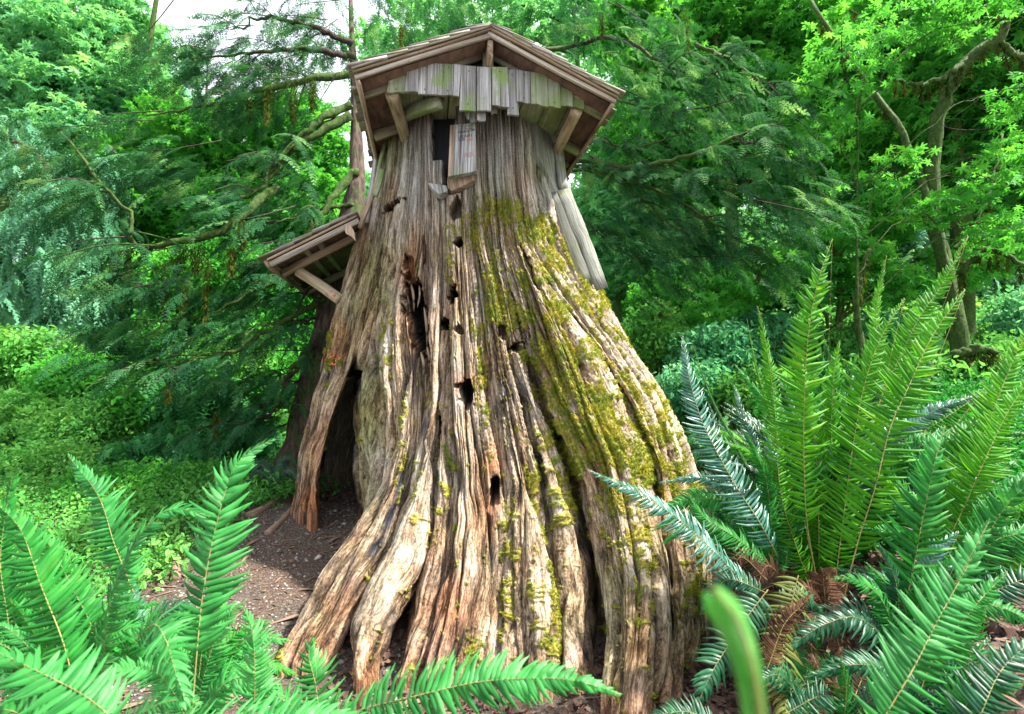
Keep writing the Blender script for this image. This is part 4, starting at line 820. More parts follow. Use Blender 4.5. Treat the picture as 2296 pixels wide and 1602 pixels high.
MP('maple_tree', 'vivid green big-leaved maple at the upper right corner above the mossy limb', 7.2, 8.2, 8.5, [(1980,70,8.,120,90,330,1.2),(2140,60,8.,110,80,330,1.2),(2260,100,8.,90,100,300,1.2),(2060,200,8,100,80,260,1.),(2230,260,8,90,90,260,1.),(1950,300,8.3,90,80,230,1.),(2250,420,8,80,90,230,1.),(2100,420,8.5,80,80,160,1.)], 'maple', 'maple', (.38, .62), .17, (-.3, 0))
MP('maple_tree', 'maple with broad leaves in the middle right behind the fern tips', 4.4, 7.6, 4., [(1720,620,7.8,100,60,150,.7),(1880,560,7.8,100,60,170,.7),(2000,480,7.8,90,60,150,.7),(1960,640,7.8,90,50,120,.7),(2120,600,7.8,80,60,110,.7),(1600,700,8.2,80,50,110,.7),(2240,560,7.8,60,60,90,.6)], 'mapleone', 'maple', (.38, .6), .07)
MP('maple_tree', 'young maple whose leaves hang in front of the mossy limb at the upper right', 3.9, 5.6, 3.6, [(1900,150,5.5,110,70,80,.5),(2010,380,5.5,60,40,35,.4),(2270,220,5.4,40,60,40,.4),(2010,60,5.6,120,50,90,.5),(2230,380,5.4,70,70,70,.5),(2120,470,5.6,70,40,45,.4),(1850,300,5.8,80,50,50,.5),(2240,520,5.5,60,50,50,.4),(2180,40,5.4,100,40,70,.4)], 'mapleone', 'maple', (.24, .42), .025)
MP('maple_tree', 'small maple closing the gap between the right flank and the cedar boughs', 3.0, 12., 6.5, [(1400,430,12,90,80,240,1.2),(1340,500,12,80,90,200,1.2),(1500,560,12,100,80,240,1.2),(1420,330,12.5,80,60,140,1.2),(1420,600,11.5,80,60,160,1.)], 'maple', 'maple2', (.4, .7), .1)
MP('maple_tree', 'slender maple between the two cedars seen above the roof', 1.5, 13.5, 13., [(1100,20,13.5,130,60,160,1.4),(1300,40,13.5,110,60,160,1.2),(950,60,13.5,100,60,110,1.2),(840,150,13.5,60,80,90,1.2)], 'maple', 'maple2', (.45, .7), .16)
MP('hemlock_tree', 'pale blue-green drooping hemlock at the left edge', -8.6, 9.5, 4.8, [(60,420,9.5,90,90,300,1.),(170,480,9.3,90,90,300,1.),(60,560,9.3,100,90,300,1.),(200,600,9.3,80,80,260,1.),(120,680,9.2,110,70,300,1.),(240,380,9.6,60,60,130,.8),(20,300,9.6,60,60,100,.8),(230,700,9.3,60,60,130,.8)], 'droop', 'hemlock', (.3, .55), .14, group='conifers behind', barkk='bark', pitch=(.8, .3))
MP('hemlock_tree', 'pale grey-green hemlock showing through the maple high on the left', -9.2, 15., 10., [(300,190,15,70,80,220,1.2),(270,300,15,80,60,220,1.2),(380,110,15.5,50,50,60,1.2),(420,260,15,80,60,200,1.2),(230,240,15,60,60,120,1.2)], 'droop', 'hemlock', (.6, 1.0), .15, group='conifers behind', barkk='bark', pitch=(.7, .3))
MP('fir_tree', 'pale misty conifer far behind the mossy trunks on the right', 10.5, 12., 8., [(2180,520,12,110,90,300,1.2),(2080,620,12,100,70,260,1.2),(2240,680,12,90,90,260,1.2),(2160,750,12,120,60,260,1.2),(2000,300,13,90,80,160,1.2)], 'droop', 'hemlock', (.5, .9), .17, group='conifers behind', barkk='bark', pitch=(.6, .3))
MP('maple_tree', 'distant maple on the slope behind the right fern clump', 7.4, 14., 6., [(1500,480,14,120,80,280,1.5),(1650,560,14,120,80,280,1.5),(1800,660,13.5,120,70,280,1.5),(1900,420,14,120,90,300,1.5),(2050,520,14,110,80,280,1.5),(2200,340,14,110,110,300,1.5),(1420,640,13,90,60,200,1.3)], 'maple', 'maple2', (.5, .85), .17)
MP('maple_tree', 'distant maple closing the gap under the left cedar', -8.5, 16., 7., [(340,600,15,130,90,280,1.5),(500,560,15,130,90,280,1.5),(650,560,15,130,100,280,1.5),(180,780,14,120,60,240,1.5),(360,760,14,130,80,280,1.5),(560,700,14,130,80,280,1.5),(720,720,13,60,110,200,1.2)], 'maple', 'maple', (.5, .85), .17)
# the mossy, bent trunk on the right with stubs and hanging moss
def mossy(label, paths, r0s, base_px):
    b = pt(*base_px); t = empty('mossy_maple', (b[0], b[1], tz(b[0], b[1])), label, 'tree', 'moss covered trunks')
    first = True
    for nd, r0 in zip(paths, r0s):
        P = spline([pt(*n_) for n_ in nd], 30)+rng.normal(0, .01, (30, 3)); tubes('trunk' if first else 'branch', M['mossbark'], t, [(P, np.linspace(r0, r0*(.5 if r0 != .075 or nd[0][1] < 950 else .3), 30))], 14, .6); first = False
        for k in range(0, 30, 3):
            qx, qy = proj(P[k:k+1]); hang(t, float(qx[0]), float(qy[0]), P[k][1], r0*2.4/P[k][1]*F, random.uniform(10, 50), 70)
    return t
mossy('bent moss-covered limb curving up through the upper right leaves', [[(2140,900,6.5),(2150,760,6.5),(2120,600,6.5),(2085,450,6.4),(2105,270,6.3),(2135,190,6.2),(2175,128,6.1),(2235,92,6.),(2255,30,5.9),(2240,-40,5.9)], [(2175,128,6.1),(2120,170,6.),(2060,190,5.9),(1990,170,5.8)], [(2240,95,6.),(2300,140,5.9),(2360,200,5.8)], [(2255,30,5.9),(2180,20,5.8),(2000,60,5.8),(1900,20,5.8)]], [.095, .03, .04, .022], (2140,900,6.5))
mossy('mossy snag with a broken horizontal limb behind the right ferns', [[(2180,960,6.),(2165,850,6.),(2150,700,6.1),(2110,560,6.2),(2060,380,6.4),(1990,250,6.6),(1880,100,6.8),(1820,0,7.)], [(2140,795,5.9),(2190,785,5.8),(2235,790,5.7)], [(2150,620,6.),(2210,560,5.9),(2330,610,5.8)], [(2140,560,6.2),(2200,480,6.2),(2250,300,6.4)]], [.075, .06, .04, .022], (2180,960,6.))
mossy('thin mossy sapling leaning beside the stump among the right understory', [[(1940,830,7.),(1920,700,7.),(1930,620,7.),(1950,560,7.)]], [.05], (1940,830,7.))
mossy('leaning mossy trunk at the far left edge', [[(-40,700,9.),(0,500,9.),(30,420,9.),(60,330,9.2)]], [.14], (-40,760,9.))

# ================================================================ SHRUBS
def shrub(label, px, py, Y, rx, ry, n, key, mk, scl, grp, pitch=(.1, .4)):
    c = pt(px, py, Y); z0 = tz(c[0], c[1]); t = empty('shrub', (c[0], c[1], z0), label, 'shrub', grp)
    p, d = mass(px, py, Y, rx, ry, n, rx/F*Y*.8, .3); p[:, 2] = np.maximum(p[:, 2], terrain(p[:, 0], p[:, 1])+.04)
    st = [(spline([np.array([c[0]+rng.normal(0, .08), c[1]+rng.normal(0, .08), z0-.05]), (np.array([c[0], c[1], z0])+p[k])/2+rng.normal(0, .06, 3), p[k]], 7), np.linspace(.014, .004, 7)) for k in range(0, min(n, 110), 7)]
    tubes('stems', M['twig'], t, st, 4, 0)['kind'] = 'stuff'; scatter('foliage', getproto(key, mk), p, eul(n, None, pitch, .4), rng.uniform(scl[0], scl[1], n), t)
SH = [(60,800,8.,110,60,'leafy','shrub','pale leafy shrub at the left edge under the hemlock'),(180,860,7.6,100,60,'leafy','shrub','bright leafy shrub left of the path clearing'),(60,930,7.,110,60,'leafy','shrub','low bright shrub at the left edge beside the fallen branches'),
 (200,960,6.6,100,60,'tiny','shrub','small-leaved shrub in the middle of the left understory'),(330,900,6.8,90,60,'leafy','shrub','green shrub below the hanging moss of the left cedar'),(450,880,6.6,90,60,'spray2','cedar2','young cedar shoot below the left cedar boughs'),
 (420,980,6.2,100,50,'spray2','cedar2','feathery cedar seedling behind the tall left fern'),(300,1020,6.,80,45,'spray2','cedar2','feathery low cedar seedling above the path'),(540,960,6.4,70,60,'spray2','cedar2','cedar seedling next to the reddish cedar trunk'),
 (120,1040,5.8,90,40,'tiny','shrub','low leafy patch at the path edge on the left'),(350,1080,5.4,90,26,'tiny','maple','bright low leafy plant on the path edge'),(240,1090,5.3,70,24,'tiny','maple','small yellow green plant behind the left ferns'),
 (500,820,8.2,110,70,'leafy','shrub','sunlit shrub glimpsed behind the left cedar'),(640,860,8.4,70,70,'leafy','maple','sunlit shrub glimpsed beside the reddish cedar trunk'),(640,960,7.2,40,40,'leafy','shrub','small shrub at the foot of the reddish cedar'),
 (1470,760,8.,70,70,'leafy','shrub','shrub touching the right flank of the stump'),(1600,800,7.6,90,70,'leafy','shrubblue','pale blue-green shrub above the pale fern tips'),(1480,680,9.,70,50,'leafy','maple','bright shrub beside the leaning side plank'),
 (1720,760,8.,90,70,'leafy','shrubblue','blue-green shrub behind the middle right fronds'),(1560,880,6.8,70,60,'leafy','shrubblue','pale glossy shrub between the stump and the right ferns'),(1850,800,8.,90,70,'leafy','shrub','green shrub behind the tallest fern frond'),
 (1980,780,8.,90,70,'leafy','shrubblue','blue-green shrub right of the tallest frond'),(2080,880,7.,90,70,'leafy','shrub','shrub in front of the mossy snag'),(2240,860,7.,80,90,'leafy','shrub','shrub at the right edge beside the mossy snag'),
 (1700,900,6.4,90,60,'leafy','shrub','shrub low behind the big right fern clump'),(1860,930,6.2,90,60,'leafy','shrub','dark leafy shrub deep behind the big right fern clump'),(2200,1010,5.4,100,60,'leafy','shrub','shrub behind the right edge fern'),(1640,640,9.5,90,60,'leafy','maple','yellow green shrub on the slope right of the stump'),(2290,720,8.,60,70,'leafy','shrubblue','pale shrub at the right edge of the photo')]
for ki, (x, y, Y, rx, ry, key, mk, lb) in enumerate(SH):
    if key == 'leafy' and ki % 4 == 2: key = 'mapleone'
    if mk == 'shrub' and ki % 3 == 1: mk = 'maple'
    shrub(lb, x, y, Y, rx, ry, int(rx*ry*.030*(1.3 if key != 'leafy' else 1)), key, mk, (.26, .46) if key != 'spray2' else (.22, .4), 'understory shrubs', (.4, .3) if key == 'spray2' else (.1, .4))
# ground cover on the far floor and slope
n = 9000; gxp = rng.uniform(-16, 18, n); gyp = rng.uniform(5.8, 20, n); keep = (np.abs(gxp+.6) > 1.8) | (gyp > 7); keep &= (gxp > 1) | (gyp > 6.6+.3*rng.normal(0, 1, n)); gxp, gyp = gxp[keep], gyp[keep]
gc = scatter('ground_cover', getproto('leafy', 'shrub'), np.stack([gxp, gyp, terrain(gxp, gyp)+rng.uniform(.02, .35, len(gxp))], 1), eul(len(gxp), None, (0, .3), .3), rng.uniform(.3, .6, len(gxp)))
props(gc, 'low leafy ground cover on the forest floor behind the stump', 'ground cover')
n = 2600; gxp = rng.uniform(1.5, 6, n); gyp = rng.uniform(2.6, 6.2, n); k_ = gxp > 1.35+.42*(gyp-2.2); gxp, gyp = gxp[k_], gyp[k_]
gc = scatter('ground_cover', getproto('tiny', 'fern'), np.stack([gxp, gyp, terrain(gxp, gyp)+rng.uniform(.02, .25, len(gxp))], 1), eul(len(gxp), None, (0, .4), .4), rng.uniform(.2, .4, len(gxp)))
props(gc, 'dark green leaves covering the bank behind the right ferns', 'ground cover')
n = 2600; gxp = rng.uniform(-8, -1.9, n); gyp = rng.uniform(3.2, 7.2, n); k_ = (gxp < -2.0-.25*(5.2-gyp)+.3*rng.normal(0, 1, n)) | (gyp > 6.0); k_ &= (gyp > 5.1) | (gxp < -2.5); gxp, gyp = gxp[k_], gyp[k_]
gc = scatter('ground_cover', getproto('tiny', 'shrub'), np.stack([gxp, gyp, terrain(gxp, gyp)+rng.uniform(.02, .22, len(gxp))], 1), eul(len(gxp), None, (0, .4), .4), rng.uniform(.2, .42, len(gxp)))
props(gc, 'small bright plants edging the dirt path on the left', 'ground cover')
# a far wall of forest that reads as one mass
Pf = []
n = 5200; x_ = rng.uniform(-34, 34, n); y_ = rng.uniform(19, 27, n); hmax = 7+5*gn(x_/5, y_*0, 3)+np.where(x_/y_ > -.2, 9+5*gn(x_/4, y_*0, 8), 0)+np.where(x_/y_ < -.75, 7, 0)
z_ = terrain(x_, y_)+rng.uniform(0, 1, n)*hmax
fw = scatter('far_forest', getproto('maple', 'maple2'), np.stack([x_, y_, z_], 1), eul(n, None, (.3, .3), .4), rng.uniform(.9, 1.7, n)); props(fw, 'distant green forest closing the view behind the trees', 'forest')

# ================================================================ FERNS
def pinna(seed):
    r = random.Random(seed); V_ = []; F_ = []; n = 6; cv = .55+.6*r.random(); dr = .06+.34*r.random(); wv = r.uniform(0, 6)
    prof = [.6, 1., .95, .82, .66, .42, .03]
    for i in range(n+1):
        t = i/n; w_ = .5*prof[i]; x = t; y = cv*t*t; z = -dr*t*t+.02*math.sin(t*9+wv)
        V_ += [(x, y-w_*1.0, z-.10*w_), (x, y, z+.02), (x, y+w_*1.0, z-.10*w_)]
    for i in range(n): F_ += [(3*i, 3*i+3, 3*i+4, 3*i+1), (3*i+1, 3*i+4, 3*i+5, 3*i+2)]
    return np.array(V_), np.array(F_)
PIN = [pinna(k) for k in range(6)]; PINM = {}
def pin_mesh(k, mk):
    if (k, mk) not in PINM:
        v_, f_ = PIN[k]; me = bpy.data.meshes.new('leaflet'); v2 = v_.copy(); me.from_pydata([tuple(x) for x in v2], [], [tuple(x) for x in f_]); me.materials.append(M[mk])
        for p in me.polygons: p.use_smooth = True
        me.update(); PINM[(k, mk)] = me
    return PINM[(k, mk)]
FERNMATS = ['fern', 'fernlight', 'fernyel', 'fernblue', 'ferndark', 'fernolive', 'ferndead', 'blade']
def fern(label, base, fronds, group='sword ferns in the foreground', cap=300):
    """fronds: (nodes[(px,py,Y)..] base->tip or 3-D arrays, half width in px, material key, options)"""
    bz = tz(base[0], base[1]); t = empty('sword_fern', (base[0], base[1], bz), label, 'fern', group); loc = np.array([base[0], base[1], bz])
    budget = cap; JV, JF, JM, jn = [], [], [], 0
    for nodes, hw, mk, *opt in fronds:
        opt = opt[0] if opt else {}
        P3 = [pt(*n_) if not opt.get('world') else np.array(n_, float) for n_ in nodes]
        C = spline(P3, 60); L = np.concatenate([[0], np.cumsum(np.linalg.norm(np.diff(C, axis=0), axis=1))]); Lt = L[-1]
        if not opt.get('world'): hwm = hw/F*np.mean([n_[2] for n_ in nodes])
        else: hwm = hw
        r0 = max(.0013, hwm*.018); ph = random.uniform(0, 9); C = C+np.stack([.06*hwm*np.sin(np.linspace(0, 7, 60)+ph), 0*C[:, 0], .05*hwm*np.sin(np.linspace(0, 9, 60)+ph*2)], 1)*np.linspace(0, 1, 60)[:, None]; v_, f_, uv_ = tube_geo(C, np.interp(L, [0, Lt], [r0, r0*.3]), 5)
        fo = MB().add(v_, f_, uv_).build('frond', M['rachis'], t, smooth=True)
        T = np.gradient(C, axis=0); T /= np.linalg.norm(T, axis=1)[:, None]
        face = np.array(opt.get('face', (0, -1., .5)), float)
        sp = opt.get('sp', hwm*.145); stipe = opt.get('stipe', .06); n = max(8, int(Lt*(1-stipe)/sp)); indiv = budget >= 2*n and not opt.get('far')
        if indiv: budget -= 2*n
        lv = []
        for k in range(n):
            u = stipe+(1-stipe)*(k+.3)/n; s_ = u*Lt; i_ = min(np.searchsorted(L, s_), 59); c = C[i_-1]+(C[i_]-C[i_-1])*((s_-L[i_-1])/(L[i_]-L[i_-1]+1e-9)) if i_ > 0 else C[0]; tt = T[i_]
            nn = face-tt*(face@tt); nn /= np.linalg.norm(nn); sd = np.cross(tt, nn)
            x = (k+.3)/n; ll = hwm*min(1, .55+x*2.6)*(1-max(0, x-.42)/.6)**.75 if x > .42 else hwm*min(1, .62+x*1.6)
            ll = max(ll, hwm*.06)
            for s2 in (-1, 1):
                if random.random() < .025: continue
                l_ = ll*random.uniform(.8, 1.12)*(1+.07*math.sin(k*.9+ph*s2)); an = R(78-40*x**2+random.uniform(-7, 7)+6*math.sin(k*.35+ph*(2+s2)))
                l_ *= random.uniform(.4, .75) if random.random() < .03 else 1.
                an = an*opt.get('open', 1.); d = sd*s2*math.sin(an)+tt*math.cos(an)+nn*opt.get('lift', -.06)+nn*(random.gauss(0, .10)+.12*math.sin(k*.28+ph))
                d /= np.linalg.norm(d); b = tt-d*(tt@d); b /= np.linalg.norm(b); n3 = np.cross(d, b); n3 = n3 if n3@nn > 0 else -n3
                rl = random.gauss(.34, .22); b2 = b*math.cos(rl)+n3*math.sin(rl); n3 = n3*math.cos(rl)-b*math.sin(rl)
                wd = min(sp*1.02, l_*.36)*opt.get('wid', 1.)
                Mx = np.stack([d*l_, b2*wd if True else b, n3*l_], 1); org = c+tt*(0 if s2 > 0 else sp*.35)
                # keep the curve towards the tip in proportion
                vi = random.randrange(6)
                if indiv:
                    o = bpy.data.objects.new('leaflet', pin_mesh(vi, 'ferndead' if random.random() < .002 else mk)); m4 = np.eye(4); Mf = np.stack([d*l_, b2*wd, n3*l_], 1); m4[:3, :3] = Mf; m4[:3, 3] = org-loc
                    COL.objects.link(o); o.parent = fo; o.matrix_basis = Matrix(m4.tolist())
                else:
                    v0, f0 = PIN[vi]; JV.append(v0@Mx.T+org); JF.append(f0+jn); jn += len(v0); JM.append(np.full(len(f0), FERNMATS.index(mk)))
        
    if JV:
        o = mesh_np('leaflets', np.concatenate(JV), np.concatenate(JF), None, True, t, mats=[M[k] for k in FERNMATS], midx=np.concatenate(JM)); o['kind'] = 'stuff'
    return t
def rf(bpx, bpy_, Yb, n, spread, hpx, hw, mk, seed, face=(0, -1, .4), lowx=0, dY=.6):
    """n filler fronds springing from one crown"""
    r = random.Random(seed); out = []
    for k in range(n):
        a = r.uniform(-1, 1)*spread+lowx; h = hpx*r.uniform(.6, 1.); y1 = Yb+r.uniform(-.2, 1)*dY
        tipx = bpx+math.sin(a)*h; tipy = bpy_-math.cos(a)*h
        mx = bpx+math.sin(a*.6)*h*.5; my = bpy_-math.cos(a*.6)*h*.55
        out.append(([(bpx+r.uniform(-14, 14), bpy_, Yb), (mx, my, (Yb+y1)/2), ((mx+tipx)/2+math.sin(a)*8, (my+tipy)/2-6, y1*.75+Yb*.25), (tipx+math.sin(a)*30, tipy+abs(math.sin(a))*60, y1)], hw*r.uniform(.7, 1.), mk if isinstance(mk, str) else r.choice(mk), {'face': face}))
    return out
UPF = (0, -.8, .9)
# --- left side
fern('left sword fern with one tall upright frond reaching up over the path', pt(440, 1640, 1.75)[:2], [
  ([(430,1600,1.55),(446,1409,1.62),(458,1323,1.66),(486,1183,1.72),(524,1051,1.8),(571,1000,1.86),(612,985,1.9)], 88, 'fernlight', {'wid': 1.15, 'stipe': .18}),
  ([(225,1560,1.5),(239,1409,1.5),(252,1332,1.5),(273,1281,1.5),(324,1191,1.5),(384,1144,1.52),(470,1160,1.5)], 60, 'fernlight', {'face': (-.3, -.7, .8)}),
  ([(300,1330,1.8),(256,1217,1.85),(230,1140,1.9),(200,1080,1.95),(155,1016,2.)], 62, 'fernlight', {}),
  ([(575,1680,1.55),(571,1571,1.58),(569,1473,1.6),(563,1396,1.62),(548,1362,1.64)], 56, 'fernlight', {}),
  ] + rf(440, 1640, 1.7, 15, 1.2, 330, 58, ['fern', 'fernlight'], 3, UPF))
fern('sword fern at the left edge whose fronds fan over the path', pt(160, 1640, 1.5)[:2], [
  ([(170,1560,1.3),(141,1438,1.35),(94,1314,1.4),(47,1191,1.45),(-10,1125,1.5)], 76, 'fern', {'face': (.1, -1, .5)}),
  ([(230,1520,1.6),(205,1409,1.62),(162,1319,1.66),(124,1238,1.7),(72,1180,1.74)], 52, 'fern', {}),
  ([(30,1560,1.7),(20,1400,1.7),(0,1250,1.75),(20,1100,1.8),(40,1040,1.8)], 60, 'fern', {})] + rf(120, 1640, 1.6, 18, 1.1, 400, 62, ['fern', 'fernlight'], 5, UPF))
fern('closest fern at the lower left corner with long overlapping glossy leaflets', pt(330, 1700, 1.0)[:2], [
  ([(260,1640,1.0),(239,1602,1.0),(162,1545,1.02),(64,1490,1.05),(-40,1450,1.05)], 95, 'fernlight', {'face': (.2, -.6, 1.), 'wid': 1.1}),
  ([(300,1440,1.25),(345,1400,1.2),(375,1440,1.12),(392,1500,1.08),(409,1560,1.05),(413,1600,1.05)], 70, 'fernlight', {'face': (0, -.9, .7), 'wid': 1.1}),
  ([(240,1680,1.05),(300,1610,1.05),(380,1572,1.05),(450,1580,1.05)], 55, 'fernlight', {'face': (0, -.7, 1.)}),
  ([(330,1660,1.1),(480,1632,1.1),(640,1612,1.12),(760,1606,1.15),(850,1618,1.15)], 72, 'fernlight', {'face': (0, -.8, .9), 'wid': 1.1}),
  ([(100,1700,1.1),(90,1640,1.1),(40,1600,1.1),(-40,1590,1.1)], 70, 'fern', {'face': (0, -.7, 1.)})])
fern('small fern with a short bright frond at the foot of the leftmost root', pt(700, 1640, 1.8)[:2], [
  ([(720,1640,1.7),(708,1545,1.75),(695,1473,1.8),(702,1432,1.82)], 60, 'fernlight', {}), ([(700,1640,1.7),(650,1580,1.7),(600,1560,1.7),(560,1575,1.7)], 45, 'fern', {'face': UPF}), ([(700,1640,1.7),(760,1590,1.7),(800,1580,1.7)], 40, 'fern', {'face': UPF})])
fern('long arching fern frond crossing the bottom centre in front of the roots', pt(740, 1700, 1.25)[:2], [
  ([(740,1625,1.2),(808,1591,1.2),(949,1556,1.2),(1080,1530,1.22),(1234,1521,1.24),(1330,1532,1.26),(1396,1556,1.28)], 78, 'fernlight', {'face': (0, -1., .7), 'wid': 1.2, 'stipe': .03})])
# --- right side
bR = pt(1845, 1345, 2.25)
fern('big upright sword fern on the right with the tallest yellow-green fronds', bR[:2], [
  ([(1840,1345,2.2),(1810,1180,2.2),(1803,1050,2.2),(1805,900,2.2),(1816,740,2.22),(1836,620,2.25),(1862,532,2.3)], 72, 'fernyel', {'wid': .8, 'stipe': .2}),
  ([(1890,1350,2.1),(1925,1210,2.1),(1959,1101,2.1),(1995,960,2.12),(2039,865,2.15),(2092,756,2.2),(2165,652,2.25)], 84, 'fernyel', {'wid': .8, 'stipe': .14, 'face': (-.2, -1, .4)}),
  ([(1890,1320,2.5),(1940,1000,2.55),(1990,860,2.6),(2060,715,2.65),(2112,643,2.7),(2170,532,2.75)], 62, 'fernyel', {'wid': .8}),
  ([(1870,1320,2.6),(1910,1150,2.6),(1940,960,2.65),(1963,760,2.7),(1967,687,2.75),(1990,572,2.8)], 46, 'fernyel', {'wid': .8}),
  ([(1870,1330,2.3),(1888,1180,2.32),(1911,1005,2.35),(1939,865,2.4),(1979,756,2.45),(2026,670,2.5)], 62, 'fernyel', {'wid': .8}),
  ([(1830,1340,2.4),(1790,1240,2.4),(1751,1101,2.4),(1739,922,2.45),(1718,780,2.5),(1696,684,2.55)], 46, 'fernyel', {'wid': .7}),
  ([(1830,1340,2.6),(1770,1100,2.6),(1735,960,2.65),(1700,840,2.7),(1676,714,2.75)], 22, 'fernyel', {'wid': .6, 'open': .6}),
  ([(1850,1330,2.5),(1865,1180,2.5),(1866,1000,2.55),(1868,850,2.6),(1880,760,2.65)], 58, 'fernyel', {}),
  ([(1790,1290,1.9),(1770,1370,1.85),(1757,1450,1.8),(1755,1530,1.75),(1761,1610,1.7),(1765,1680,1.7)], 66, 'fernolive', {'face': (0, -1, .3), 'wid': .8, 'stipe': .02}),
  ] + rf(1850, 1340, 2.5, 44, .80, 600, 58, ['fern', 'fernyel', 'fernblue', 'ferndark'], 11, (0, -1, .4), .12, .9))
fern('blue-green fern leaning left against the mossy flank of the stump', pt(1745, 1290, 2.5)[:2], [
  ([(1745,1250,2.3),(1700,1165,2.3),(1658,1101,2.35),(1605,1010,2.4),(1570,940,2.45),(1546,850,2.5),(1534,752,2.55)], 56, 'fernblue', {'wid': .8, 'stipe': .04}),
  ([(1760,1250,2.6),(1707,1048,2.65),(1670,940,2.7),(1642,858,2.75)], 34, 'fernblue', {'wid': .7}), ([(1765,1250,2.5),(1700,1100,2.55),(1645,990,2.6),(1594,887,2.65),(1552,765,2.7)], 16, 'fern', {'open': .5, 'wid': .8}),
  ([(1700,1320,2.0),(1650,1285,1.98),(1604,1239,1.95),(1521,1164,1.92),(1433,1107,1.9),(1315,1052,1.88)], 50, 'fernblue', {'wid': .9, 'face': (.2, -.8, .7)}),
  ([(1730,1270,2.2),(1640,1200,2.2),(1580,1160,2.2),(1540,1110,2.2)], 40, 'fern', {'face': (0, -.7, .8)}),
  ([(1720,1300,2.1),(1660,1250,2.1),(1640,1330,2.1),(1630,1400,2.1)], 34, 'ferndead', {}), ([(1760,1300,2.2),(1720,1270,2.15),(1690,1330,2.1)], 30, 'ferndead', {}),
  ] + rf(1745, 1290, 2.4, 10, .9, 360, 44, ['fern', 'fernblue'], 15, (0, -1, .5), -.2))
fern('dark fern low at the foot of the rightmost root', pt(1725, 1400, 1.9)[:2], [
  ([(1722,1322,1.75),(1661,1402,1.7),(1617,1475,1.66),(1581,1543,1.62),(1545,1610,1.6)], 62, 'ferndark', {'face': (.1, -.9, .5)}), ([(1720,1330,1.8),(1640,1300,1.85),(1600,1330,1.9),(1570,1380,1.95)], 34, 'ferndark', {}), ([(1640,1650,1.5),(1560,1600,1.5),(1500,1600,1.5),(1440,1620,1.5)], 40, 'ferndark', {'face': UPF}),
  ([(1740,1340,1.9),(1800,1330,1.9),(1850,1380,1.9)], 34, 'ferndark', {'face': UPF}), ([(1760,1600,1.6),(1850,1560,1.6),(1930,1590,1.6)], 40, 'ferndark', {'face': UPF}), ([(1720,1500,1.7),(1760,1400,1.75),(1820,1330,1.8)], 34, 'ferndead', {})])
fern('fern at the right edge with long arching fronds leaving the photo', pt(2080, 1400, 2.2)[:2], [
  ([(2010,1450,1.9),(2030,1350,1.9),(2050,1270,1.9),(2074,1150,1.92),(2098,1020,1.95),(2113,950,2.)], 84, 'fern', {'wid': .95, 'stipe': .04}),
  ([(2040,1330,2.2),(2140,1115,2.2),(2220,940,2.25),(2262,839,2.3),(2310,720,2.35)], 74, 'fernyel', {'wid': .8, 'face': (-.2, -1, .5)}), ([(2060,1330,2.1),(2140,1180,2.1),(2200,1050,2.1),(2260,930,2.15),(2330,820,2.2)], 66, 'fernyel', {'wid': .8}),
  ([(2080,1380,2.0),(2180,1250,2.0),(2260,1130,2.),(2350,1050,2.)], 66, 'fern', {}), ([(2080,1420,2.0),(2200,1340,2.),(2300,1300,2.),(2380,1290,2.)], 60, 'ferndark', {'face': UPF})] + rf(2120, 1420, 2.2, 22, 1.0, 470, 60, ['fern', 'ferndark', 'fernyel'], 21, (0, -1, .5), .3))
fern('closest bright glossy fern at the lower right corner', pt(1980, 1750, 1.2)[:2], [
  ([(1955,1660,1.15),(1986,1602,1.15),(2058,1486,1.18),(2109,1382,1.22),(2157,1282,1.26),(2216,1165,1.3)], 88, 'fernlight', {'face': (-.1, -1, .6), 'wid': 1.05, 'stipe': .02}),
  ([(2060,1560,1.5),(2097,1470,1.52),(2177,1370,1.55),(2262,1280,1.6)], 54, 'fern', {}), ([(2150,1700,1.3),(2200,1600,1.3),(2250,1500,1.35),(2320,1420,1.4)], 70, 'ferndark', {'face': UPF}), ([(2140,1700,1.4),(2180,1560,1.4),(2300,1520,1.4)], 60, 'fern', {'face': UPF})] + rf(2150, 1720, 1.6, 16, 1.0, 420, 64, ['ferndark', 'fern'], 25, (0, -1, .6)))
fern('tiny fern in shade between the cedar trunk and the stump', pt(610, 1085, 5.2)[:2], rf(612, 1090, 5.2, 9, 1.1, 90, 16, 'ferndark', 31, (0, -1, .5), 0, .2), cap=0)
fern('small dark fern on the bank right of the stump', pt(1610, 1010, 4.2)[:2], rf(1610, 1060, 4.2, 12, 1.1, 170, 22, ['fern', 'ferndark'], 33, (0, -1, .5), 0, .4), cap=0)
fern('fern sprawling over the lower right soil beside the dark dead leaves', pt(1900, 1640, 1.6)[:2], rf(1900, 1660, 1.6, 9, 1.1, 230, 48, ['fern', 'ferndark', 'ferndead'], 41, (0, -.8, .7)))
fern('low fern filling the corner under the left fronds', pt(300, 1560, 2.1)[:2], rf(300, 1520, 2.1, 22, 1.3, 260, 50, ['fern', 'ferndark', 'fernlight'], 43, (0, -.8, .7)), cap=0)
fern('fern behind the closest right fronds, its crown in brown dead leaves', pt(2030, 1440, 2.0)[:2], rf(2030, 1500, 1.9, 26, 1.25, 350, 54, ['fern', 'ferndark', 'fernblue'], 45, (0, -.9, .6)), cap=0)
fern('fern between the big upright clump and the right edge', pt(1990, 1300, 2.7)[:2], rf(1990, 1330, 2.7, 18, .9, 430, 46, ['fern', 'fernyel', 'ferndark'], 47, (0, -1, .4), .1), cap=0)
fern('low dark fern behind the blue-green fronds at the flank of the stump', pt(1650, 1240, 2.9)[:2], rf(1660, 1290, 2.8, 14, 1.1, 260, 34, ['fern', 'ferndark'], 49, (0, -1, .5)), cap=0)
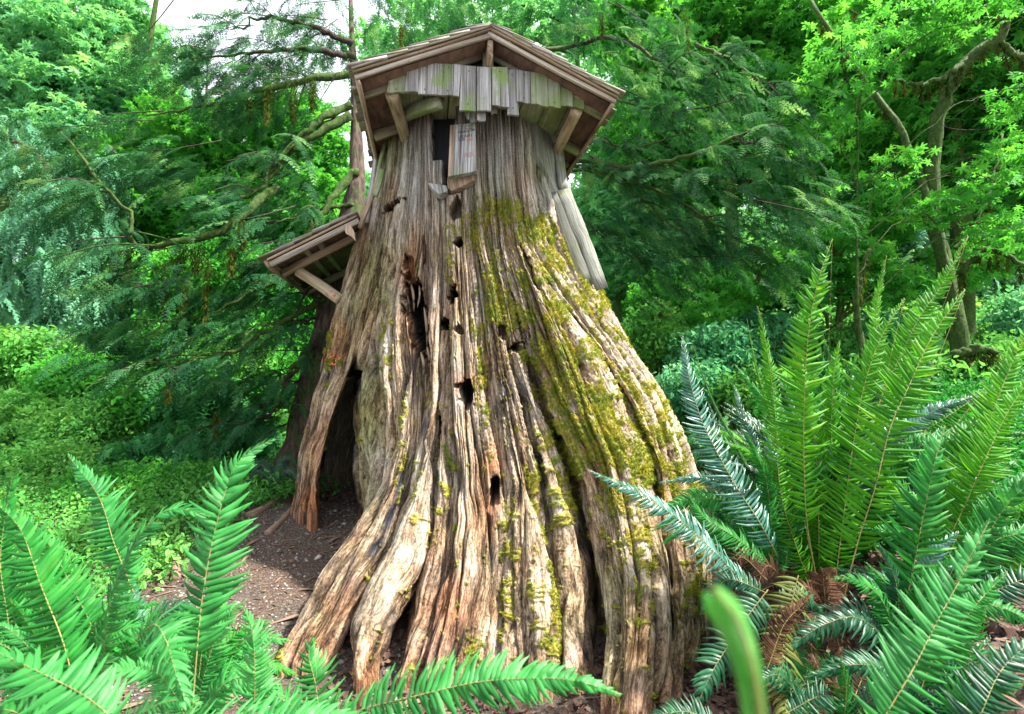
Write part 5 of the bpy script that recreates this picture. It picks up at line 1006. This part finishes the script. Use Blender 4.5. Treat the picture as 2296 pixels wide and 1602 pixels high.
fern('withered brown fern lying under the big upright clump', pt(1850, 1400, 2.0)[:2], rf(1850, 1380, 2.0, 7, 1.5, 120, 34, 'ferndead', 51, (0, -.7, .8))+[([(1850,1370,2.0),(1880,1440,1.85),(1900,1520,1.8)], 34, 'ferndead'), ([(1830,1370,2.0),(1820,1450,1.85),(1850,1540,1.75)], 30, 'ferndead')], cap=0)
fern('second yellow-green fern standing just behind the tallest right fronds', pt(1930, 1340, 2.9)[:2], rf(1925, 1340, 2.9, 22, .7, 620, 62, ['fernyel', 'fern', 'fern'], 61, (0, -1, .4), .1, .5), cap=0)
fern('arching fern at the lower right between the stump roots and the brown fronds', pt(1790, 1560, 1.75)[:2], rf(1800, 1600, 1.75, 9, .9, 200, 42, ['ferndark', 'fern'], 63, (0, -.9, .6)), cap=0)
# out-of-focus young frond right in front of the lens
yf = fern('blurred bright green young frond tip very close to the lens', pt(1706, 1700, .5)[:2], [([(1720,1750,.215),(1706,1600,.215),(1688,1492,.215),(1655,1400,.215),(1625,1350,.215),(1600,1312,.215)], 46, 'blade', {'sp': .0025, 'stipe': .5, 'open': .5}), ([(1712,1700,.225),(1690,1540,.225),(1650,1430,.225),(1612,1370,.225)], 40, 'fern', {'sp': .0025, 'stipe': .45, 'open': .45})], cap=0)
C = spline([pt(1720, 1750, .22), pt(1706, 1600, .22), pt(1688, 1492, .22), pt(1655, 1400, .22), pt(1625, 1350, .22), pt(1608, 1318, .22)], 24)
rr = np.array([.0052, .0054, .0058, .0068, .0085, .0108, .0118, .0112, .0075, .003]); rr = np.interp(np.linspace(0, 1, 24), np.linspace(0, 1, 10), rr)*.40
v_, f_, uv_ = tube_geo(C, rr, 12, 0, .3, 3); mesh_np('curled_blade', v_, f_, M['blade'], True, yf)
v_, f_, uv_ = tube_geo(C+np.array([-.0035, .004, -.004]), rr*.7, 10, 0, .5, 8); mesh_np('curled_blade', v_[:], f_, M['blade'], True, yf)
print('ferns done')

# ================================================================ GROUND DETAIL
def pebble_geo(n, xr, yr, s, seed):
    r = np.random.default_rng(seed); x = r.uniform(*xr, n); y = r.uniform(*yr, n); z = terrain(x, y); V_ = []; F_ = []; b = np.array([(1,0,0),(0,1,0),(-1,0,0),(0,-1,0),(0,0,1),(0,0,-1)]); fb = np.array([(0,1,4),(1,2,4),(2,3,4),(3,0,4),(1,0,5),(2,1,5),(3,2,5),(0,3,5)])
    for k in range(n):
        sc = s*r.lognormal(0, .5); a = r.uniform(0, 3); ca, sa_ = math.cos(a), math.sin(a); v = b*np.array([1, .75, .5])*sc*(1+r.normal(0, .15, (6, 1))); v = np.stack([v[:, 0]*ca-v[:, 1]*sa_, v[:, 0]*sa_+v[:, 1]*ca, v[:, 2]], 1)+np.array([x[k], y[k], z[k]+sc*.1]); V_.append(v); F_.append(fb+6*k)
    return np.concatenate(V_), np.concatenate(F_)
v_, f_ = pebble_geo(9000, (-3.4, -.4), (2.6, 6.2), .0075, 3); o = mesh_np('gravel', v_, f_, M['pebble'], False); props(o, 'fine gravel scattered over the dirt path left of the stump', 'gravel', kind='stuff')
def litter(n, xr, yr, s, seed, name, label, mat, cond=None):
    r = np.random.default_rng(seed); V_ = []; F_ = []; k = 0
    while k < n:
        x, y = r.uniform(*xr), r.uniform(*yr)
        if cond and not cond(x, y): continue
        P = palm(5, 1); sc = s*r.uniform(.5, 1.3); E = Euler((r.normal(0, .45), r.normal(0, .45), r.uniform(0, 6.28))).to_matrix(); c = np.array([x, y, tz(x, y)+.012]); cu = r.uniform(-.6, .9)
        idx = [0, 3, 6, 9, 15, 21, 27]; idx = [i_ for i_ in idx if i_ < len(P)]; b = len(V_)
        for i_ in idx: V_.append(c+np.array(E@Vector((P[i_][0]*sc, P[i_][1]*sc, cu*sc*(P[i_][0]**2+P[i_][1]**2)))))
        for j_ in range(1, len(idx)-1): F_.append((b, b+j_, b+j_+1))
        k += 1
    o = mesh_np(name, V_, F_, mat, False); return props(o, label, 'dead leaves', kind='stuff')
litter(3000, (-1.1, 1.5), (2.2, 3.6), .026, 4, 'leaf_litter', 'reddish dead leaves lying between the stump roots', M['litter'])
litter(4000, (.9, 3.2), (1.3, 3.2), .03, 5, 'leaf_litter', 'brown dead leaves under the right fern clump', M['litter'])
litter(1400, (-5, -.8), (5.2, 7.4), .045, 6, 'leaf_litter', 'pale dead leaves on the forest floor beyond the path', M['litter'])
def sticks(n, xr, yr, L, seed, name, label, mat):
    r = np.random.default_rng(seed); x = r.uniform(*xr, n); y = r.uniform(*yr, n); z = terrain(x, y)+.006; a = r.uniform(0, 6.28, n); l = L*r.lognormal(0, .6, n); w_ = l*.05+.0012
    d = np.stack([np.cos(a), np.sin(a), r.normal(0, .08, n)], 1)*l[:, None]/2; s_ = np.stack([-np.sin(a), np.cos(a), 0*a], 1)*w_[:, None]/2; c = np.stack([x, y, z], 1); up_ = np.array([0, 0, 1])*w_[:, None]*.6
    v = np.stack([c-d-s_, c-d+s_, c+d*.2+s_*3+up_, c+d, c+d*.2-s_*3+up_], 1).reshape(-1, 3); b = np.arange(n)[:, None]*5; f = np.concatenate([b+[0, 1, 2], b+[0, 2, 4], b+[4, 2, 3]], 1).reshape(-1, 3)
    o = mesh_np(name, v, f, mat, False); return props(o, label, 'debris', kind='stuff')
sticks(5000, (-4., -.3), (2.4, 6.6), .03, 8, 'needle_litter', 'rusty fallen cedar needles and chips on the path', M['chip'])
sticks(900, (-4., -.3), (2.4, 7), .09, 9, 'twig_litter', 'small dark twigs strewn on the path', M['root'])
sticks(2500, (.9, 3.2), (1.3, 3.4), .05, 10, 'twig_litter', 'small twigs and dead leaflets under the right ferns', M['chip'])
# surface roots by the path
for nd, r0, lb in (([(560,1160),(610,1130),(655,1090),(690,1060)], .05, 'thin surface root running from the cedar foot to the path'), ([(600,1200),(640,1160),(680,1110)], .035, 'short surface root beside the hollow slab'), ([(395,1300),(398,1250),(430,1215),(480,1208),(520,1215)], .035, 'curved exposed root on the path behind the tall frond')):
    P = []
    for (x, y) in nd:
        Y_ = 4.6
        for _ in range(20): p = pt(x, y, Y_); Y_ = .5*Y_+.5*(1.6-tz(p[0], p[1]))/((1.6-p[2])/Y_)
        p = pt(x, y, Y_); P.append([p[0], p[1], tz(p[0], p[1])+.005])
    C = spline(P, 18); v_, f_, uv_ = tube_geo(C, np.linspace(r0, r0*.5, 18), 8, 0, .3, 5); o = MB().add(v_, f_, uv_).build('surface_root', M['root'], None, smooth=True); props(o, lb, 'root')
print('all done')
